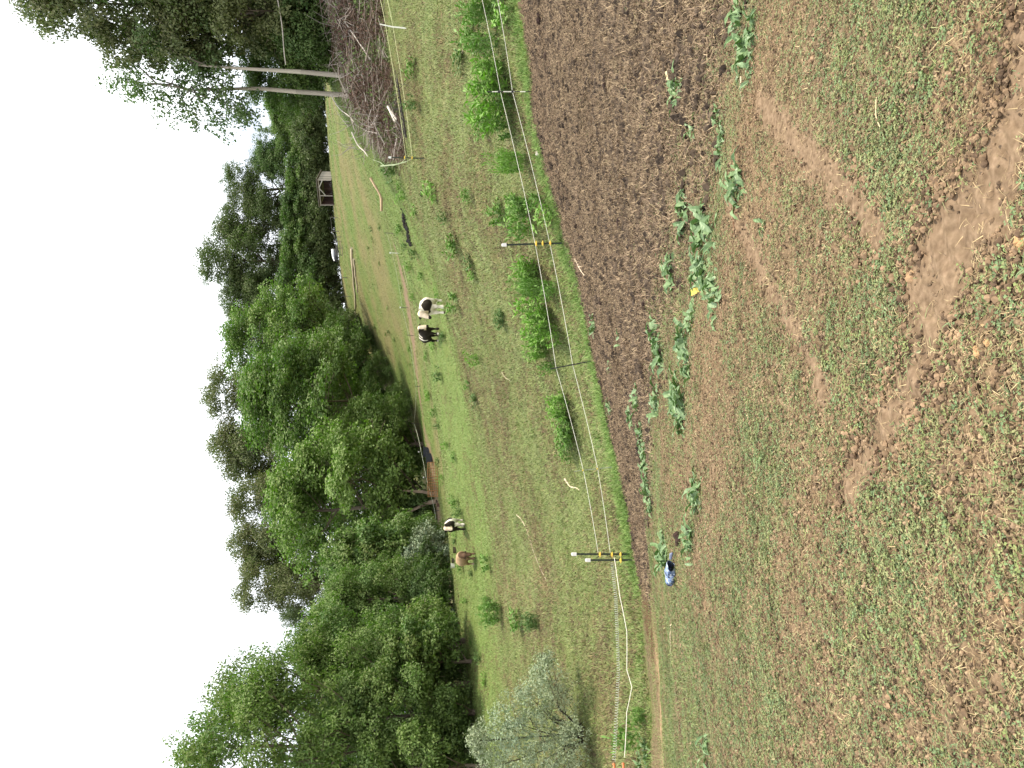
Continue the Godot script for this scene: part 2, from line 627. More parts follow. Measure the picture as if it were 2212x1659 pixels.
func build_cover():
	var grass_m := foliage(Color(1, 1, 1), Color(0.3, 0.45, 0.15), 0.6)
	var dry_m := vmat(0.85, 0.25)
	var white := Color(1, 1, 1)
	# low sprigs of clover and grass in the lawn
	for variant in 3:
		var b := Buf.new()
		for k in 9:
			var p := Vector3(rv(-.05, .05), 0, rv(-.05, .05))
			var up := (Vector3.UP + rdir() * 0.7).normalized()
			if variant < 2 and k < 5:
				for i in 3:
					var d := Vector3(cos(i * 2.1 + k), rv(0.0, .35), sin(i * 2.1 + k)).normalized()
					flat_leaf(b, p + Vector3(0, rv(.004, .016), 0), d, up, rv(.006, .013), rv(.005, .010), white * rv(.75, 1.2))
			else:
				blade(b, p, (Vector3.UP * rv(.3, 1.0) + rdir() * Vector3(1, 0, 1)).normalized(), rv(.025, .07), rv(.0022, .0042), rv(.3, .9), white * rv(.7, 1.25), 3)
		var me := b.mesh(grass_m)
		cover(["lawn_sprigs", "clover_sprigs", "lawn_grass"][variant], me, [19000, 19000, 21000][variant], 1.9, 13.5, 1.2, 0.56,
			func(x, z): return (0.03 + pow(lawn_green(x, z), 1.8) * 0.36) * (1.0 - 0.985 * track_at(x, z).x) * (1.0 - 0.93 * zone(x, z).mulch) * (1.0 - 0.9 * bare_at(x, z)),
			func(_x, _z): return pick([Color(0.165, 0.195, 0.07), Color(0.145, 0.19, 0.075), Color(0.21, 0.22, 0.10), Color(0.14, 0.20, 0.09)], 0.3), Vector2(0.7, 1.35), 0.0)
	# coarser worn grass farther out on the lawn
	var wg := Buf.new()
	for k in 14:
		blade(wg, Vector3(rv(-.12, .12), 0, rv(-.12, .12)), (Vector3.UP * rv(.3, 1.0) + rdir() * .9).normalized(), rv(.04, .10), rv(.005, .010), rv(.2, .8), white * rv(.7, 1.25), 2)
	cover("worn_grass", wg.mesh(grass_m), 7000, 7.5, 22.0, 1.0, 0.56,
		func(x, z):
			var q := zone(x, z)
			return (0.03 + 0.3 * lawn_green(x, z) + 0.2 * smoothstep(-3.0, -5.0, x)) * (1.0 - 0.97 * q.mulch) * (1.0 - 0.9 * bare_at(x, z)) if q.e < 0.0 else 0.0,
		func(_x, _z): return pick([Color(0.17, 0.21, 0.065), Color(0.20, 0.225, 0.085), Color(0.14, 0.20, 0.06)], 0.3), Vector2(0.6, 1.2), 0.0)
	# dead straw
	for variant in 2:
		var b := Buf.new()
		for k in 9:
			var p := Vector3(rv(-.08, .08), rv(0, .008), rv(-.07, .07))
			var d := rdir()
			d.y = rv(0.0, .45)
			blade(b, p, d.normalized(), rv(.012, .042), rv(.0012, .0024), rv(.05, .35), white * rv(.6, 1.35), 3)
		cover("dry_straw", b.mesh(dry_m), 30000, 1.9, 19.0, 1.2, 0.56,
			func(x, z): return (0.75 if zone(x, z).e < 0.0 else 0.0) * (1.0 - 0.9 * track_at(x, z).x),
			func(_x, _z): return pick([Color(0.36, 0.27, 0.15), Color(0.28, 0.21, 0.115), Color(0.42, 0.34, 0.19), Color(0.20, 0.145, 0.08)], 0.25), Vector2(0.7, 1.5), 0.003)
	# crumbs and clods of soil
	for variant in 2:
		var b := Buf.new()
		for k in 7:
			var q := rv(.0018, .0065) * (1.0 if variant == 0 else 1.5)
			lump(b, Vector3(rv(-.06, .06), q * 0.3, rv(-.06, .06)), q, white * rv(.75, 1.2))
		cover("soil_crumbs", b.mesh(dry_m), 20000 if variant == 0 else 9000, 1.9, 9.5, 1.2, 0.56,
			func(x, z): return 0.85 * (1.0 - 0.96 * track_at(x, z).x),
			func(_x, _z): return pick([Color(0.185, 0.13, 0.083), Color(0.23, 0.155, 0.095), Color(0.10, 0.068, 0.044), Color(0.28, 0.20, 0.125)], 0.25), Vector2(0.6, 1.5), 0.0)
	# clods thrown up along the wheel tracks
	var cl := Buf.new()
	for k in 5:
		lump(cl, Vector3(rv(-.06, .06), 0.004, rv(-.06, .06)), rv(.006, .017), white * rv(.8, 1.15))
	cover("mud_clods", cl.mesh(dry_m), 1100, 1.9, 4.5, 1.5, 0.56,
		func(x, z): return 1.0 if track_at(x, z).z > 0.75 and track_at(x, z).z < 1.7 and z > -3.6 else 0.012,
		func(_x, _z): return pick([Color(0.23, 0.155, 0.095), Color(0.14, 0.093, 0.06), Color(0.29, 0.195, 0.12)], 0.2), Vector2(0.6, 1.4), 0.0)
	# fallen dry leaves
	var fl := Buf.new()
	for k in 3:
		flat_leaf(fl, Vector3(rv(-.15, .15), .004, rv(-.15, .15)), Vector3(cos(k * 2.0), rv(.1, .5), sin(k * 2.0)).normalized(), (Vector3.UP + rdir() * .6).normalized(), rv(.014, .032), rv(.007, .014), white * rv(.8, 1.2), 0.5)
	cover("fallen_leaves", fl.mesh(dry_m), 600, 1.9, 8.0, 1.3, 0.56, func(x, z): return 0.6 * (1.0 - 0.7 * track_at(x, z).x),
		func(_x, _z): return pick([Color(0.34, 0.24, 0.135), Color(0.40, 0.31, 0.19), Color(0.27, 0.28, 0.16), Color(0.24, 0.155, 0.09)], 0.2), Vector2(0.6, 1.3), 0.004)
	# brown mulch: chips, crumbs and stubble
	for variant in 3:
		var b := Buf.new()
		for k in 8:
			var p := Vector3(rv(-.13, .13), 0, rv(-.13, .13))
			if k < 3:
				lump(b, p + Vector3(0, .005, 0), rv(.005, .016), white * rv(.15, .8))
			else:
				var d := rdir()
				d.y = rv(0.05, 1.0)
				blade(b, p, d.normalized(), rv(.03, .10), rv(.004, .009), rv(.05, .3), white * rv(.55, 1.9), 2)
		cover("mulch", b.mesh(dry_m), 22000, 5.5, 21.0, 1.15, 0.56, func(x, z): return zone(x, z).mulch,
			func(_x, _z): return pick([Color(0.22, 0.158, 0.108), Color(0.13, 0.09, 0.06), Color(0.37, 0.28, 0.175), Color(0.265, 0.19, 0.125)], 0.35), Vector2(0.7, 1.5), 0.0)
	var mc := Buf.new()
	for k in 5:
		lump(mc, Vector3(rv(-.1, .1), .012, rv(-.1, .1)), rv(.012, .045), white * rv(.6, 1.3))
	cover("mulch_clods", mc.mesh(dry_m), 2600, 6.0, 20.5, 1.1, 0.56, func(x, z): return zone(x, z).mulch * clampf(0.5 + 1.6 * n_mid.get_noise_2d(x, z), 0.1, 1.0),
		func(_x, _z): return pick([Color(0.055, 0.04, 0.03), Color(0.09, 0.065, 0.046), Color(0.13, 0.095, 0.066)], 0.3), Vector2(0.5, 1.3), 0.0)
	# bright edge of uncut grass under the fence
	var eb := Buf.new()
	for k in 16:
		blade(eb, Vector3(rv(-.12, .12), 0, rv(-.12, .12)), (Vector3.UP * rv(.6, 1.5) + rdir() * .9).normalized(), rv(.07, .19), rv(.007, .014), rv(.1, .5), white * rv(.75, 1.25), 3)
	cover("edge_grass", eb.mesh(grass_m), 9000, 15.0, 25.0, 1.0, 0.56,
		func(x, z): return smoothstep(0.5, 0.1, absf(zone(x, z).e - 0.12 - 0.25 * smoothstep(-1.0, -3.0, x))) * (0.5 + 0.5 * smoothstep(0.0, -2.0, x)) * smoothstep(-4.9, -4.2, x) + (0.08 if absf(zone(x, z).e - 0.9) < 0.8 else 0.0),
		func(_x, _z): return pick([Color(0.19, 0.295, 0.075), Color(0.23, 0.32, 0.09), Color(0.15, 0.25, 0.06)], 0.2), Vector2(0.6, 1.2), 0.0)
	# grazed pasture
	for variant in 3:
		var b := Buf.new()
		for k in 18:
			blade(b, Vector3(rv(-.20, .20), 0, rv(-.20, .20)), (Vector3.UP * rv(.25, 1.2) + rdir() * .9).normalized(), rv(.06, .16), rv(.010, .022), rv(.1, .6), white * rv(.7, 1.3), 2)
		var bare := variant == 2
		cover("pasture_grass", b.mesh(dry_m if bare else grass_m), 20000 if bare else 34000, 18.0, 66.0, 1.0, 0.56,
			func(x, z):
				var q := zone(x, z)
				if q.e < 0.3: return 0.0
				var n := n_patch.get_noise_2d(x, z) + 0.8 * n_mid.get_noise_2d(x, z)
				var lush := smoothstep(38.0, 45.0, -z)
				return clampf((0.42 - 0.3 * lush + 0.9 * n) if bare else (0.75 + 0.2 * lush - 0.7 * n), 0.05, 1.0),
			func(x, z):
				if bare: return pick([Color(0.17, 0.12, 0.075), Color(0.12, 0.09, 0.055), Color(0.25, 0.20, 0.10), Color(0.2, 0.17, 0.08)], 0.3)
				var lush := smoothstep(36.0, 46.0, -z + 5.0 * n_patch.get_noise_2d(x, z))
				return pick([Color(0.175, 0.22, 0.07), Color(0.21, 0.25, 0.08), Color(0.15, 0.20, 0.06), Color(0.24, 0.255, 0.105)], 0.25).lerp(Color(0.22, 0.32, 0.085), lush * 0.65), Vector2(0.6, 1.3), 0.0)
	# short hill turf
	for variant in 2:
		var b := Buf.new()
		for k in 16:
			blade(b, Vector3(rv(-.35, .35), 0, rv(-.35, .35)), (Vector3.UP * rv(.2, .9) + rdir() * .9).normalized(), rv(.07, .16), rv(.02, .04), rv(.1, .5), white * rv(.75, 1.25), 2)
		cover("hill_grass", b.mesh(grass_m), 26000, 58.0, 175.0, 1.1, 0.5,
			func(x, z): return (0.75 + 0.5 * n_patch.get_noise_2d(x * 0.4, z * 0.4)) * (1.0 - 0.95 * path_at(x, z)),
			func(x, z):
				var k := clampf(0.45 + 1.6 * n_patch.get_noise_2d(x * 0.4, z * 0.4), 0.0, 1.0)
				return Color(0.215, 0.205, 0.09).lerp(Color(0.145, 0.215, 0.055), k) * rv(0.75, 1.2), Vector2(0.7, 1.4), 0.0)

func lump(b: Buf, at_: Vector3, r: float, col: Color):
	# an uneven clod: an octahedron with its edges split once
	var p := PackedVector3Array()
	for d in [Vector3(1, 0, 0), Vector3(0, 0, 1), Vector3(-1, 0, 0), Vector3(0, 0, -1), Vector3(0, .8, 0), Vector3(0, -.6, 0)]:
		p.append(d * r * rv(.7, 1.15) + rdir() * r * .2)
	var mids := {}
	for f in [[0, 1, 4], [1, 2, 4], [2, 3, 4], [3, 0, 4], [1, 0, 5], [2, 1, 5], [3, 2, 5], [0, 3, 5]]:
		var m := PackedVector3Array()
		for k in 3:
			var key := mini(f[k], f[(k + 1) % 3]) * 8 + maxi(f[k], f[(k + 1) % 3])
			if not mids.has(key):
				mids[key] = (p[f[k]] + p[f[(k + 1) % 3]]).normalized() * r * rv(.65, 1.05) + Vector3(0, -.1 * r, 0)
			m.append(mids[key])
		var c := col * rv(.9, 1.1)
		b.tri(at_ + p[f[0]], at_ + m[0], at_ + m[2], c)
		b.tri(at_ + m[0], at_ + p[f[1]], at_ + m[1], c)
		b.tri(at_ + m[2], at_ + m[1], at_ + p[f[2]], c)
		b.tri(at_ + m[0], at_ + m[1], at_ + m[2], c)

# ---------------------------------------------------------------- trees and shrubs

func clump_leaves(b: Buf, center: Vector3, out: Vector3, radius: float, count: int, leaf: float, narrow: float, tone: float, hue: float):
	for k in count:
		var o := rdir() * radius * pow(rng.randf(), 0.4)
		o.y *= 0.75
		var p := center + o
		var up := (out * 0.55 + Vector3.UP * 0.35 + o.normalized() * 0.35 + rdir() * 0.75).normalized()
		var dir := up.cross(rdir()).normalized()
		dir = (dir + Vector3.DOWN * 0.25).normalized()
		var l := leaf * rng.randf_range(0.65, 1.3)
		var t := tone * rng.randf_range(0.78, 1.22)
		var h := hue + rng.randf_range(-0.08, 0.08)
		flat_leaf(b, p, dir, up, l, l * narrow, Color(t * (1.0 + h), t, t * (1.0 - 0.6 * h)), 0.2)

func crown(lobes: Array, per_lobe: int, clump: float, leaves: int, leaf: float, narrow := 0.6, inner := 0.3) -> Buf:
	var b := Buf.new()
	for lb in lobes:
		var c: Vector3 = lb[0]
		var r: Vector3 = lb[1]
		var n := int(per_lobe * (lb[2] if lb.size() > 2 else 1.0))
		var tone_l := rv(0.82, 1.18)
		var hue_l := rv(-0.1, 0.14)
		for k in n:
			var d := rdir()
			if d.y < -0.35 and rng.randf() < 0.5:
				d.y = -d.y
			var q := rv(0.8, 1.08) if rng.randf() > inner else rv(0.25, 0.75)
			clump_leaves(b, c + d * r * q, d, clump * rv(0.65, 1.3), leaves, leaf, narrow, tone_l * rv(0.85, 1.15), hue_l + rv(-.05, .05))
	return b

func lobes_round(h: float, w: float, low: float, n: int, size: float) -> Array:
	var out := []
	var cy := h * (low + 1.0) * 0.5
	var ry := h * (1.0 - low) * 0.5
	for k in n:
		var d := rdir()
		var q := rv(0.5, 0.82)
		var r := w * size * rv(0.75, 1.25)
		var y := d.y * ry * q
		var taper := 1.0 - 0.25 * clampf(y / ry, 0.0, 1.0)
		out.append([Vector3(d.x * w * 0.5 * q * taper, cy + y, d.z * w * 0.5 * q * taper), Vector3(r, r * 0.8, r)])
	for k in 5:
		var r := w * size * rv(0.9, 1.2)
		var a := k * 1.26 + rv(-.3, .3)
		var q := w * (0.0 if k == 0 else rv(.12, .24))
		out.append([Vector3(cos(a) * q, h - r * 0.85 - q * rv(.2, .6), sin(a) * q), Vector3(r, r * .85, r)])
	return out

func limbs(lobes: Array, h: float, trunk_r: float, low: float, bark: Color, twigs := 0) -> Buf:
	var b := Buf.new()
	var top := h * 0.82
	var pts := PackedVector3Array()
	var rad := PackedFloat32Array()
	var lean := Vector3(rv(-.04, .04), 0, rv(-.04, .04))
	for k in 9:
		var t := k / 8.0
		pts.append(Vector3(lean.x * h * t * t + rv(-.06, .06) * (1 if k else 0), top * t - 0.25, lean.z * h * t * t + rv(-.06, .06) * (1 if k else 0)))
		rad.append(trunk_r * (1.35 - 0.35 * minf(t * 8.0, 1.0)) * (1.0 - 0.8 * t))
	b.tube(pts, rad, 8, bark, 0.12)
	for lb in lobes:
		var c: Vector3 = lb[0]
		var y := clampf(c.y - Vector2(c.x, c.z).length() * rv(0.5, 1.1), h * low * 0.6, top * 0.95)
		var t := y / top
		var from := Vector3(lean.x * h * t * t, y, lean.z * h * t * t)
		var mid := from.lerp(c, 0.5) + Vector3(rv(-.2, .2), -0.08 * from.distance_to(c), rv(-.2, .2))
		var r0 := trunk_r * (1.0 - 0.8 * t) * 0.55
		b.tube(PackedVector3Array([from, mid, c]), PackedFloat32Array([r0, r0 * 0.65, r0 * 0.25]), 6, bark, 0.1)
		for k in twigs:
			var d := rdir()
			var r: Vector3 = lb[1]
			b.tube(PackedVector3Array([c.lerp(mid, rv(0, .5)), c + d * r * 0.5 + Vector3(0, .1, 0), c + d * r * 1.02]), PackedFloat32Array([r0 * .25, r0 * .15, .012]), 4, bark, 0.1)
	return b

func build_trees():
	var bark_m := vmat(0.95, 0.2)
	var grey_bark := Color(0.13, 0.105, 0.08)
	var kinds := {}
	# kind: [crown mesh, trunk mesh, height, width]
	var specs := [
		["round", 12.0, 10.0, .02, 32, .155, 26, .62, 46, .215, .62], ["round_two", 12.0, 10.0, .0, 32, .16, 26, .6, 46, .21, .6], ["oval", 15.0, 9.0, .03, 34, .155, 24, .62, 44, .215, .6],
		["airy", 15.0, 10.0, .22, 30, .13, 20, .6, 34, .22, .42], ["airy_two", 14.0, 9.0, .2, 26, .14, 20, .62, 34, .22, .42], ["high", 26.0, 16.0, .04, 40, .13, 24, 1.0, 38, .31, .6], ["high_two", 24.0, 15.0, .02, 40, .125, 24, 1.0, 40, .31, .6],
		["bushy", 3.0, 3.6, -.1, 16, .2, 16, .34, 30, .15, .6], ["small", 7.0, 6.0, .05, 22, .17, 22, .42, 32, .2, .6]]
	for s in specs:
		rng.seed = hash(s[0])
		var lb := lobes_round(s[1], s[2], s[3], s[4], s[5])
		var cr := crown(lb, s[6], s[7], s[8], s[9], s[10])
		var tr := limbs(lb, s[1], s[1] * (0.017 if s[1] > 5.0 else 0.012), s[3], grey_bark, 3)
		kinds[s[0]] = [cr.mesh(null), tr.mesh(bark_m), s[1], s[2]]
	var tints := {
		"fresh": foliage(Color(0.178, 0.248, 0.072)), "mid": foliage(Color(0.150, 0.215, 0.064)), "deep": foliage(Color(0.105, 0.16, 0.05)), "olive": foliage(Color(0.155, 0.170, 0.072)),
		"dark": foliage(Color(0.115, 0.148, 0.055)), "yellow": foliage(Color(0.165, 0.235, 0.065)), "pale": foliage(Color(0.13, 0.19, 0.075)), "silver": foliage(Color(0.25, 0.31, 0.20), Color(0.3, 0.4, 0.25))}
	# [kind, across, distance, top, width in pixels, tint, label]
	var near_wood := "trees along the pasture fence"
	var back_wood := "tall trees of the back row"
	var hill_wood := "trees along the hill crest"
	var list := [
		["airy", 1605, 47, 368, 330, "yellow", "tallest airy yellow-green tree behind the silvery bush, cut by the frame", near_wood],
		["airy_two", 1480, 50, 450, 250, "fresh", "airy tree with a ragged loose top beside the tallest fence-side tree", near_wood],
		["round", 1385, 53, 615, 230, "fresh", "dense leafy tree whose shoulder slopes down to the gap of open sky", near_wood],
		["round_two", 1290, 63, 690, 190, "mid", "lower dense tree between the silver shrub and the sloping leafy shoulder", near_wood],
		["small", 1205, 70, 690, 190, "mid", "dense tree directly behind the silver shrub by the fence", near_wood],
		["round", 1090, 84, 578, 350, "fresh", "big round bright green tree behind the rusty hay feeder", near_wood],
		["round_two", 960, 90, 690, 220, "fresh", "bright rounded tree behind the two black troughs", near_wood],
		["oval", 880, 98, 528, 330, "mid", "broad green tree at the bend of the woodland edge", near_wood],
		["oval", 735, 122, 486, 230, "fresh", "tall leaning-topped green tree at the hill end of the woodland edge", near_wood],
		["round_two", 800, 112, 600, 220, "mid", "rounded tree overhanging the white wire where the fence bends", near_wood],
		["small", 700, 140, 620, 140, "deep", "dark lower tree beside the hill end of the woodland edge", near_wood],
		["small", 1430, 50, 800, 190, "mid", "small tree filling under the loose ragged-topped tree", near_wood],
		["round", 1540, 48, 700, 240, "mid", "leafy tree in front of two bare dark trunks", near_wood],
		["small", 1655, 45, 760, 190, "fresh", "small bright tree at the frame edge behind the silvery bush", near_wood],
		["round", 1600, 62, 640, 320, "deep", "deep green tree filling in behind the two bare dark trunks", near_wood],
		["round_two", 1445, 64, 640, 280, "deep", "deep green tree behind the loose ragged-topped tree", near_wood],
		["round", 1310, 68, 700, 240, "deep", "deep green tree behind the lower dense tree", near_wood],
		["high", 845, 142, 446, 190, "olive", "tallest olive-green crown of the back row, over the woodland bend", back_wood],
		["high_two", 960, 142, 462, 200, "olive", "wide olive crown of the back row behind the bright rounded tree", back_wood],
		["high", 1075, 136, 492, 180, "olive", "olive crown of the back row above the big round tree", back_wood],
		["high_two", 1175, 132, 500, 170, "olive", "brownish olive crown with thin spots of the back row", back_wood],
		["high", 1262, 126, 508, 160, "olive", "last tall crown of the back row next to the open sky gap", back_wood],
		["airy", 1325, 122, 600, 90, "dark", "thin twiggy low tree in the open sky gap", back_wood],
		["high", 572, 168, 437, 190, "dark", "tallest dark tree on the hill crest, with sky gaps low down", hill_wood],
		["high_two", 650, 166, 482, 170, "dark", "dark tree on the hill crest next to the woodland edge", hill_wood],
		["high_two", 490, 170, 470, 140, "dark", "dark tree with a notched top behind the gate on the hill", hill_wood],
		["high", 412, 166, 486, 150, "dark", "dark broad tree standing behind the plank shed", hill_wood],
		["round", 345, 162, 548, 120, "deep", "rounded dark tree beside the plank shed's tree", hill_wood],
		["round_two", 285, 158, 590, 120, "mid", "low rounded mid-green tree below the conifer tip", hill_wood],
		["round", 225, 155, 574, 130, "mid", "rounded green tree seen beside the pale bare trunk", hill_wood],
		["small", 455, 160, 610, 120, "deep", "lower dark tree close behind the shed roof", hill_wood],
		["small", 540, 160, 610, 130, "mid", "lower green tree above the small pipe gate", hill_wood],
		["small", 620, 158, 600, 130, "deep", "lower dark tree above the pale logs on the hill", hill_wood],
		["small", 375, 158, 620, 120, "mid", "lower mid-green tree next to the shed", hill_wood],
		["oval", 30, 47, 66, 250, "olive", "towering olive tree whose top leans over the brush pile", "trees behind the brush pile"],
		["round", 35, 46, 330, 270, "olive", "massive olive leafy tree right behind the brush pile", "trees behind the brush pile"],
		["round_two", 130, 50, 520, 230, "deep", "dense low tree behind the pale bare trunks", "trees behind the brush pile"],
		["oval", -110, 44, 60, 300, "dark", "dark tree at the edge of the frame past the brush pile", "trees behind the brush pile"],
	]
	for t in list:
		var k: Array = kinds[t[0]]
		var p := stand(t[1], t[2])
		var topy := at(t[3], t[1], t[2]).y
		var h := topy - p.y
		var w: float = t[4] / FOCAL * t[2] * 1.12
		var o := thing("tree", t[6], "tree", p, 0.0, t[7])
		var cr := part("crown", k[0], o)
		cr.material_override = tints[t[5]]
		var tr := part("trunk", k[1], o)
		var turn := fmod(t[1] * 0.37 + t[2], TAU)
		for q in [cr, tr]:
			q.rotation.y = turn
			q.scale = Vector3(w / k[3], h / k[2], w / k[3])
	# undergrowth along the far fence
	var low := [[1160, 72, 3.4], [1270, 61, 3.2], [1320, 59, 3.0], [1365, 57, 3.4], [1420, 55, 3.0], [1470, 51, 3.4], [1520, 49.5, 3.0], [1570, 48, 3.2], [1625, 46.5, 3.4], [1000, 90, 2.6], [930, 100, 2.6], [860, 118, 2.8], [1085, 83, 2.0], [1110, 82, 3.4], [1225, 66, 3.2], [960, 92, 4.5], [900, 110, 5.0], [820, 128, 5.5], [775, 138, 6.5], [730, 148, 6.5], [690, 153, 6.5], [650, 157, 6.0], [610, 158, 6.5], [575, 159, 6.5], [535, 159, 6.0], [500, 159, 6.5], [465, 158, 6.0], [430, 158, 6.5], [390, 157, 6.0], [350, 156, 6.5], [310, 153, 6.5], [270, 150, 6.5], [230, 147, 6.5], [800, 108, 3.6], [705, 133, 4.5], [735, 117, 4.0], [872, 95, 3.6], [20, 45.5, 3.0], [75, 46, 3.2], [125, 48, 3.2], [175, 50, 2.6], [-40, 45, 3.2]]
	var low_labels := ["dark undergrowth shrub beside the silver shrub", "dark leafy shrub at the fence below the lower dense tree", "bushy undergrowth under the sloping leafy tree", "tall leafy undergrowth shrub by the thin fence post", "dark shrub below the small filling tree", "leafy shrub just before the wire bends down",
		"leafy shrub under the tree with two bare trunks", "dark shrub behind the tip of the silvery bush", "undergrowth shrub half hidden by the silvery bush", "shrub behind the black troughs", "shrub on the orange washed-out bank", "shrub below the overhanging rounded tree", "dark low shrub around the pale stump", "tall undergrowth beside the forked trunk", "undergrowth next to the capped thin post", "tall shrub above the washed-out bank", "tall shrub at the top of the washed-out bank", "tall shrub where the white wire bends", "dark tall shrub near the last crest post", "dark tall shrub over the end of the long pale log",
		"dark tall shrub above the middle of the pale logs", "dark tall shrub above the start of the pale logs", "tall shrub past the white cart", "dark tall shrub behind the white cart", "dark tall shrub behind the pipe gate", "dark tall shrub between the gate and the shed", "dark tall shrub behind the shed's dark bay", "dark tall shrub behind the shed's braces", "tall shrub behind the shed's grey side wall", "tall shrub next to the shed's grey side", "tall shrub under the rounded dark tree", "tall shrub under the conifer tip", "tall shrub seen beside the pale trunk's foot", "shrub at the foot of the overhanging rounded tree", "shrub at the hill end of the woodland edge", "shrub under the tall leaning-topped tree", "shrub at the foot of the tree by the woodland bend", "shrub at the top of the brush pile, below the towering tree", "shrub behind the brush pile's arched branch", "shrub behind the slimmer pale trunk", "shrub between the two pale trunks", "shrub at the very edge of the frame above the brush pile"]
	for i in low.size():
		var s: Array = low[i]
		var o := thing("shrub", low_labels[i], "shrub", stand(s[0], s[1]), s[0] * 0.7, "undergrowth along the pasture fence")
		var q := part("foliage", kinds["bushy"][0], o)
		q.material_override = tints["dark" if s[1] > 130 else "deep" if i % 3 else "mid"]
		var st := part("stems", kinds["bushy"][1], o)
		q.scale = Vector3.ONE * s[2] / 3.0
		st.scale = q.scale
	for s in [[1192, 67, 870, "silver-leaved shrub standing out against the dark fence-side trees"], [1345, 58, 930, "smaller pale shrub in the undergrowth by the fence"]]:
		var p := stand(s[0], s[1])
		var o := thing("silver_shrub", s[3], "shrub", p, 1.0, "silvery shrubs")
		var q := part("foliage", kinds["bushy"][0], o)
		q.material_override = tints["silver"]
		q.scale = Vector3.ONE * (at(s[2], s[0], s[1]).y - p.y) / 3.0
		var st := part("stems", kinds["bushy"][1], o)
		st.scale = q.scale
	build_pale_tree(tints, bark_m)
	build_conifer(tints, bark_m)
	build_bush(bark_m)

func build_pale_tree(tints: Dictionary, bark_m: Material):
	rng.seed = 77
	var pale := Color(0.38, 0.34, 0.28)
	# two pale trunks, each a tree; crown lobes placed as they hang in the photograph
	var sets := [
		["tree", "pale-barked tree with bare trunk and airy hanging crown", 200, 47.0, [[255, 165, 60, 50], [300, 150, 55, 55], [330, 200, 60, 50], [370, 215, 70, 60], [410, 230, 60, 55], [400, 165, 55, 50], [450, 225, 65, 55], [480, 250, 50, 55], [520, 235, 50, 45], [500, 200, 45, 45], [455, 175, 45, 45], [290, 115, 40, 45], [540, 265, 35, 30]], [[715, 205], [640, 198], [560, 191], [500, 192], [420, 195], [330, 180]]],
		["tree", "slimmer pale trunk rising into the dark leaves beside the hanging crown", 155, 45.2, [[430, 135, 40, 50], [380, 110, 45, 45], [480, 120, 45, 40], [340, 100, 40, 40]], [[722, 165], [650, 155], [560, 150], [490, 146], [420, 140]]]]
	for s in sets:
		var base := stand(s[2], s[3])
		var o := thing(s[0], s[1], "tree", base, 0.0, "pale-barked trees")
		var lobes := []
		for l in s[4]:
			var c := at(l[0], l[1], s[3]) - base + Vector3(0, 0, rv(-1.2, 1.2))
			lobes.append([c, Vector3(l[3], l[2] * 0.9, l[3]) / FOCAL * s[3] * 0.95])
		var b := Buf.new()
		var pts := PackedVector3Array()
		var rad := PackedFloat32Array()
		for k in s[5].size():
			var p: Vector3 = at(s[5][k][0], s[5][k][1], s[3]) - base
			if k == 0:
				p.y = -0.3
			pts.append(p)
			rad.append(lerpf(0.14, 0.04, float(k) / (s[5].size() - 1)))
		b.tube(pts, rad, 9, pale, 0.15)
		for l in lobes:
			var from := pts[3].lerp(pts[pts.size() - 1], rng.randf())
			b.tube(PackedVector3Array([from, from.lerp(l[0], 0.5) + Vector3(0, .25, 0), l[0]]), PackedFloat32Array([.05, .035, .015]), 5, pale * 0.5, 0.1)
		part("trunk", b.mesh(bark_m), o)
		part("crown", crown(lobes, 26, .42, 17, .17, .7, .5).mesh(tints["pale"]), o)

func build_conifer(tints: Dictionary, bark_m: Material):
	rng.seed = 5
	var p := stand(290, 163)
	var h := at(562, 290, 163).y - p.y
	var o := thing("conifer", "pointed conifer tip poking above the rounded trees", "tree", p)
	var b := Buf.new()
	for k in 260:
		var t := rng.randf()
		var a := rng.randf() * TAU
		var r := (1.0 - t) * 1.9 + 0.1
		var q := Vector3(cos(a) * r * rv(.5, 1), h * (0.15 + 0.85 * t), sin(a) * r * rv(.5, 1))
		clump_leaves(b, q, Vector3(cos(a), .3, sin(a)), .35, 8, .32, .35, 1.0, 0.05)
	part("crown", b.mesh(tints["mid"]), o)
	var tr := Buf.new()
	tr.tube(PackedVector3Array([Vector3(0, -.3, 0), Vector3(0, h * .97, 0)]), PackedFloat32Array([.18, .02]), 7, Color(.12, .09, .07))
	part("trunk", tr.mesh(bark_m), o)

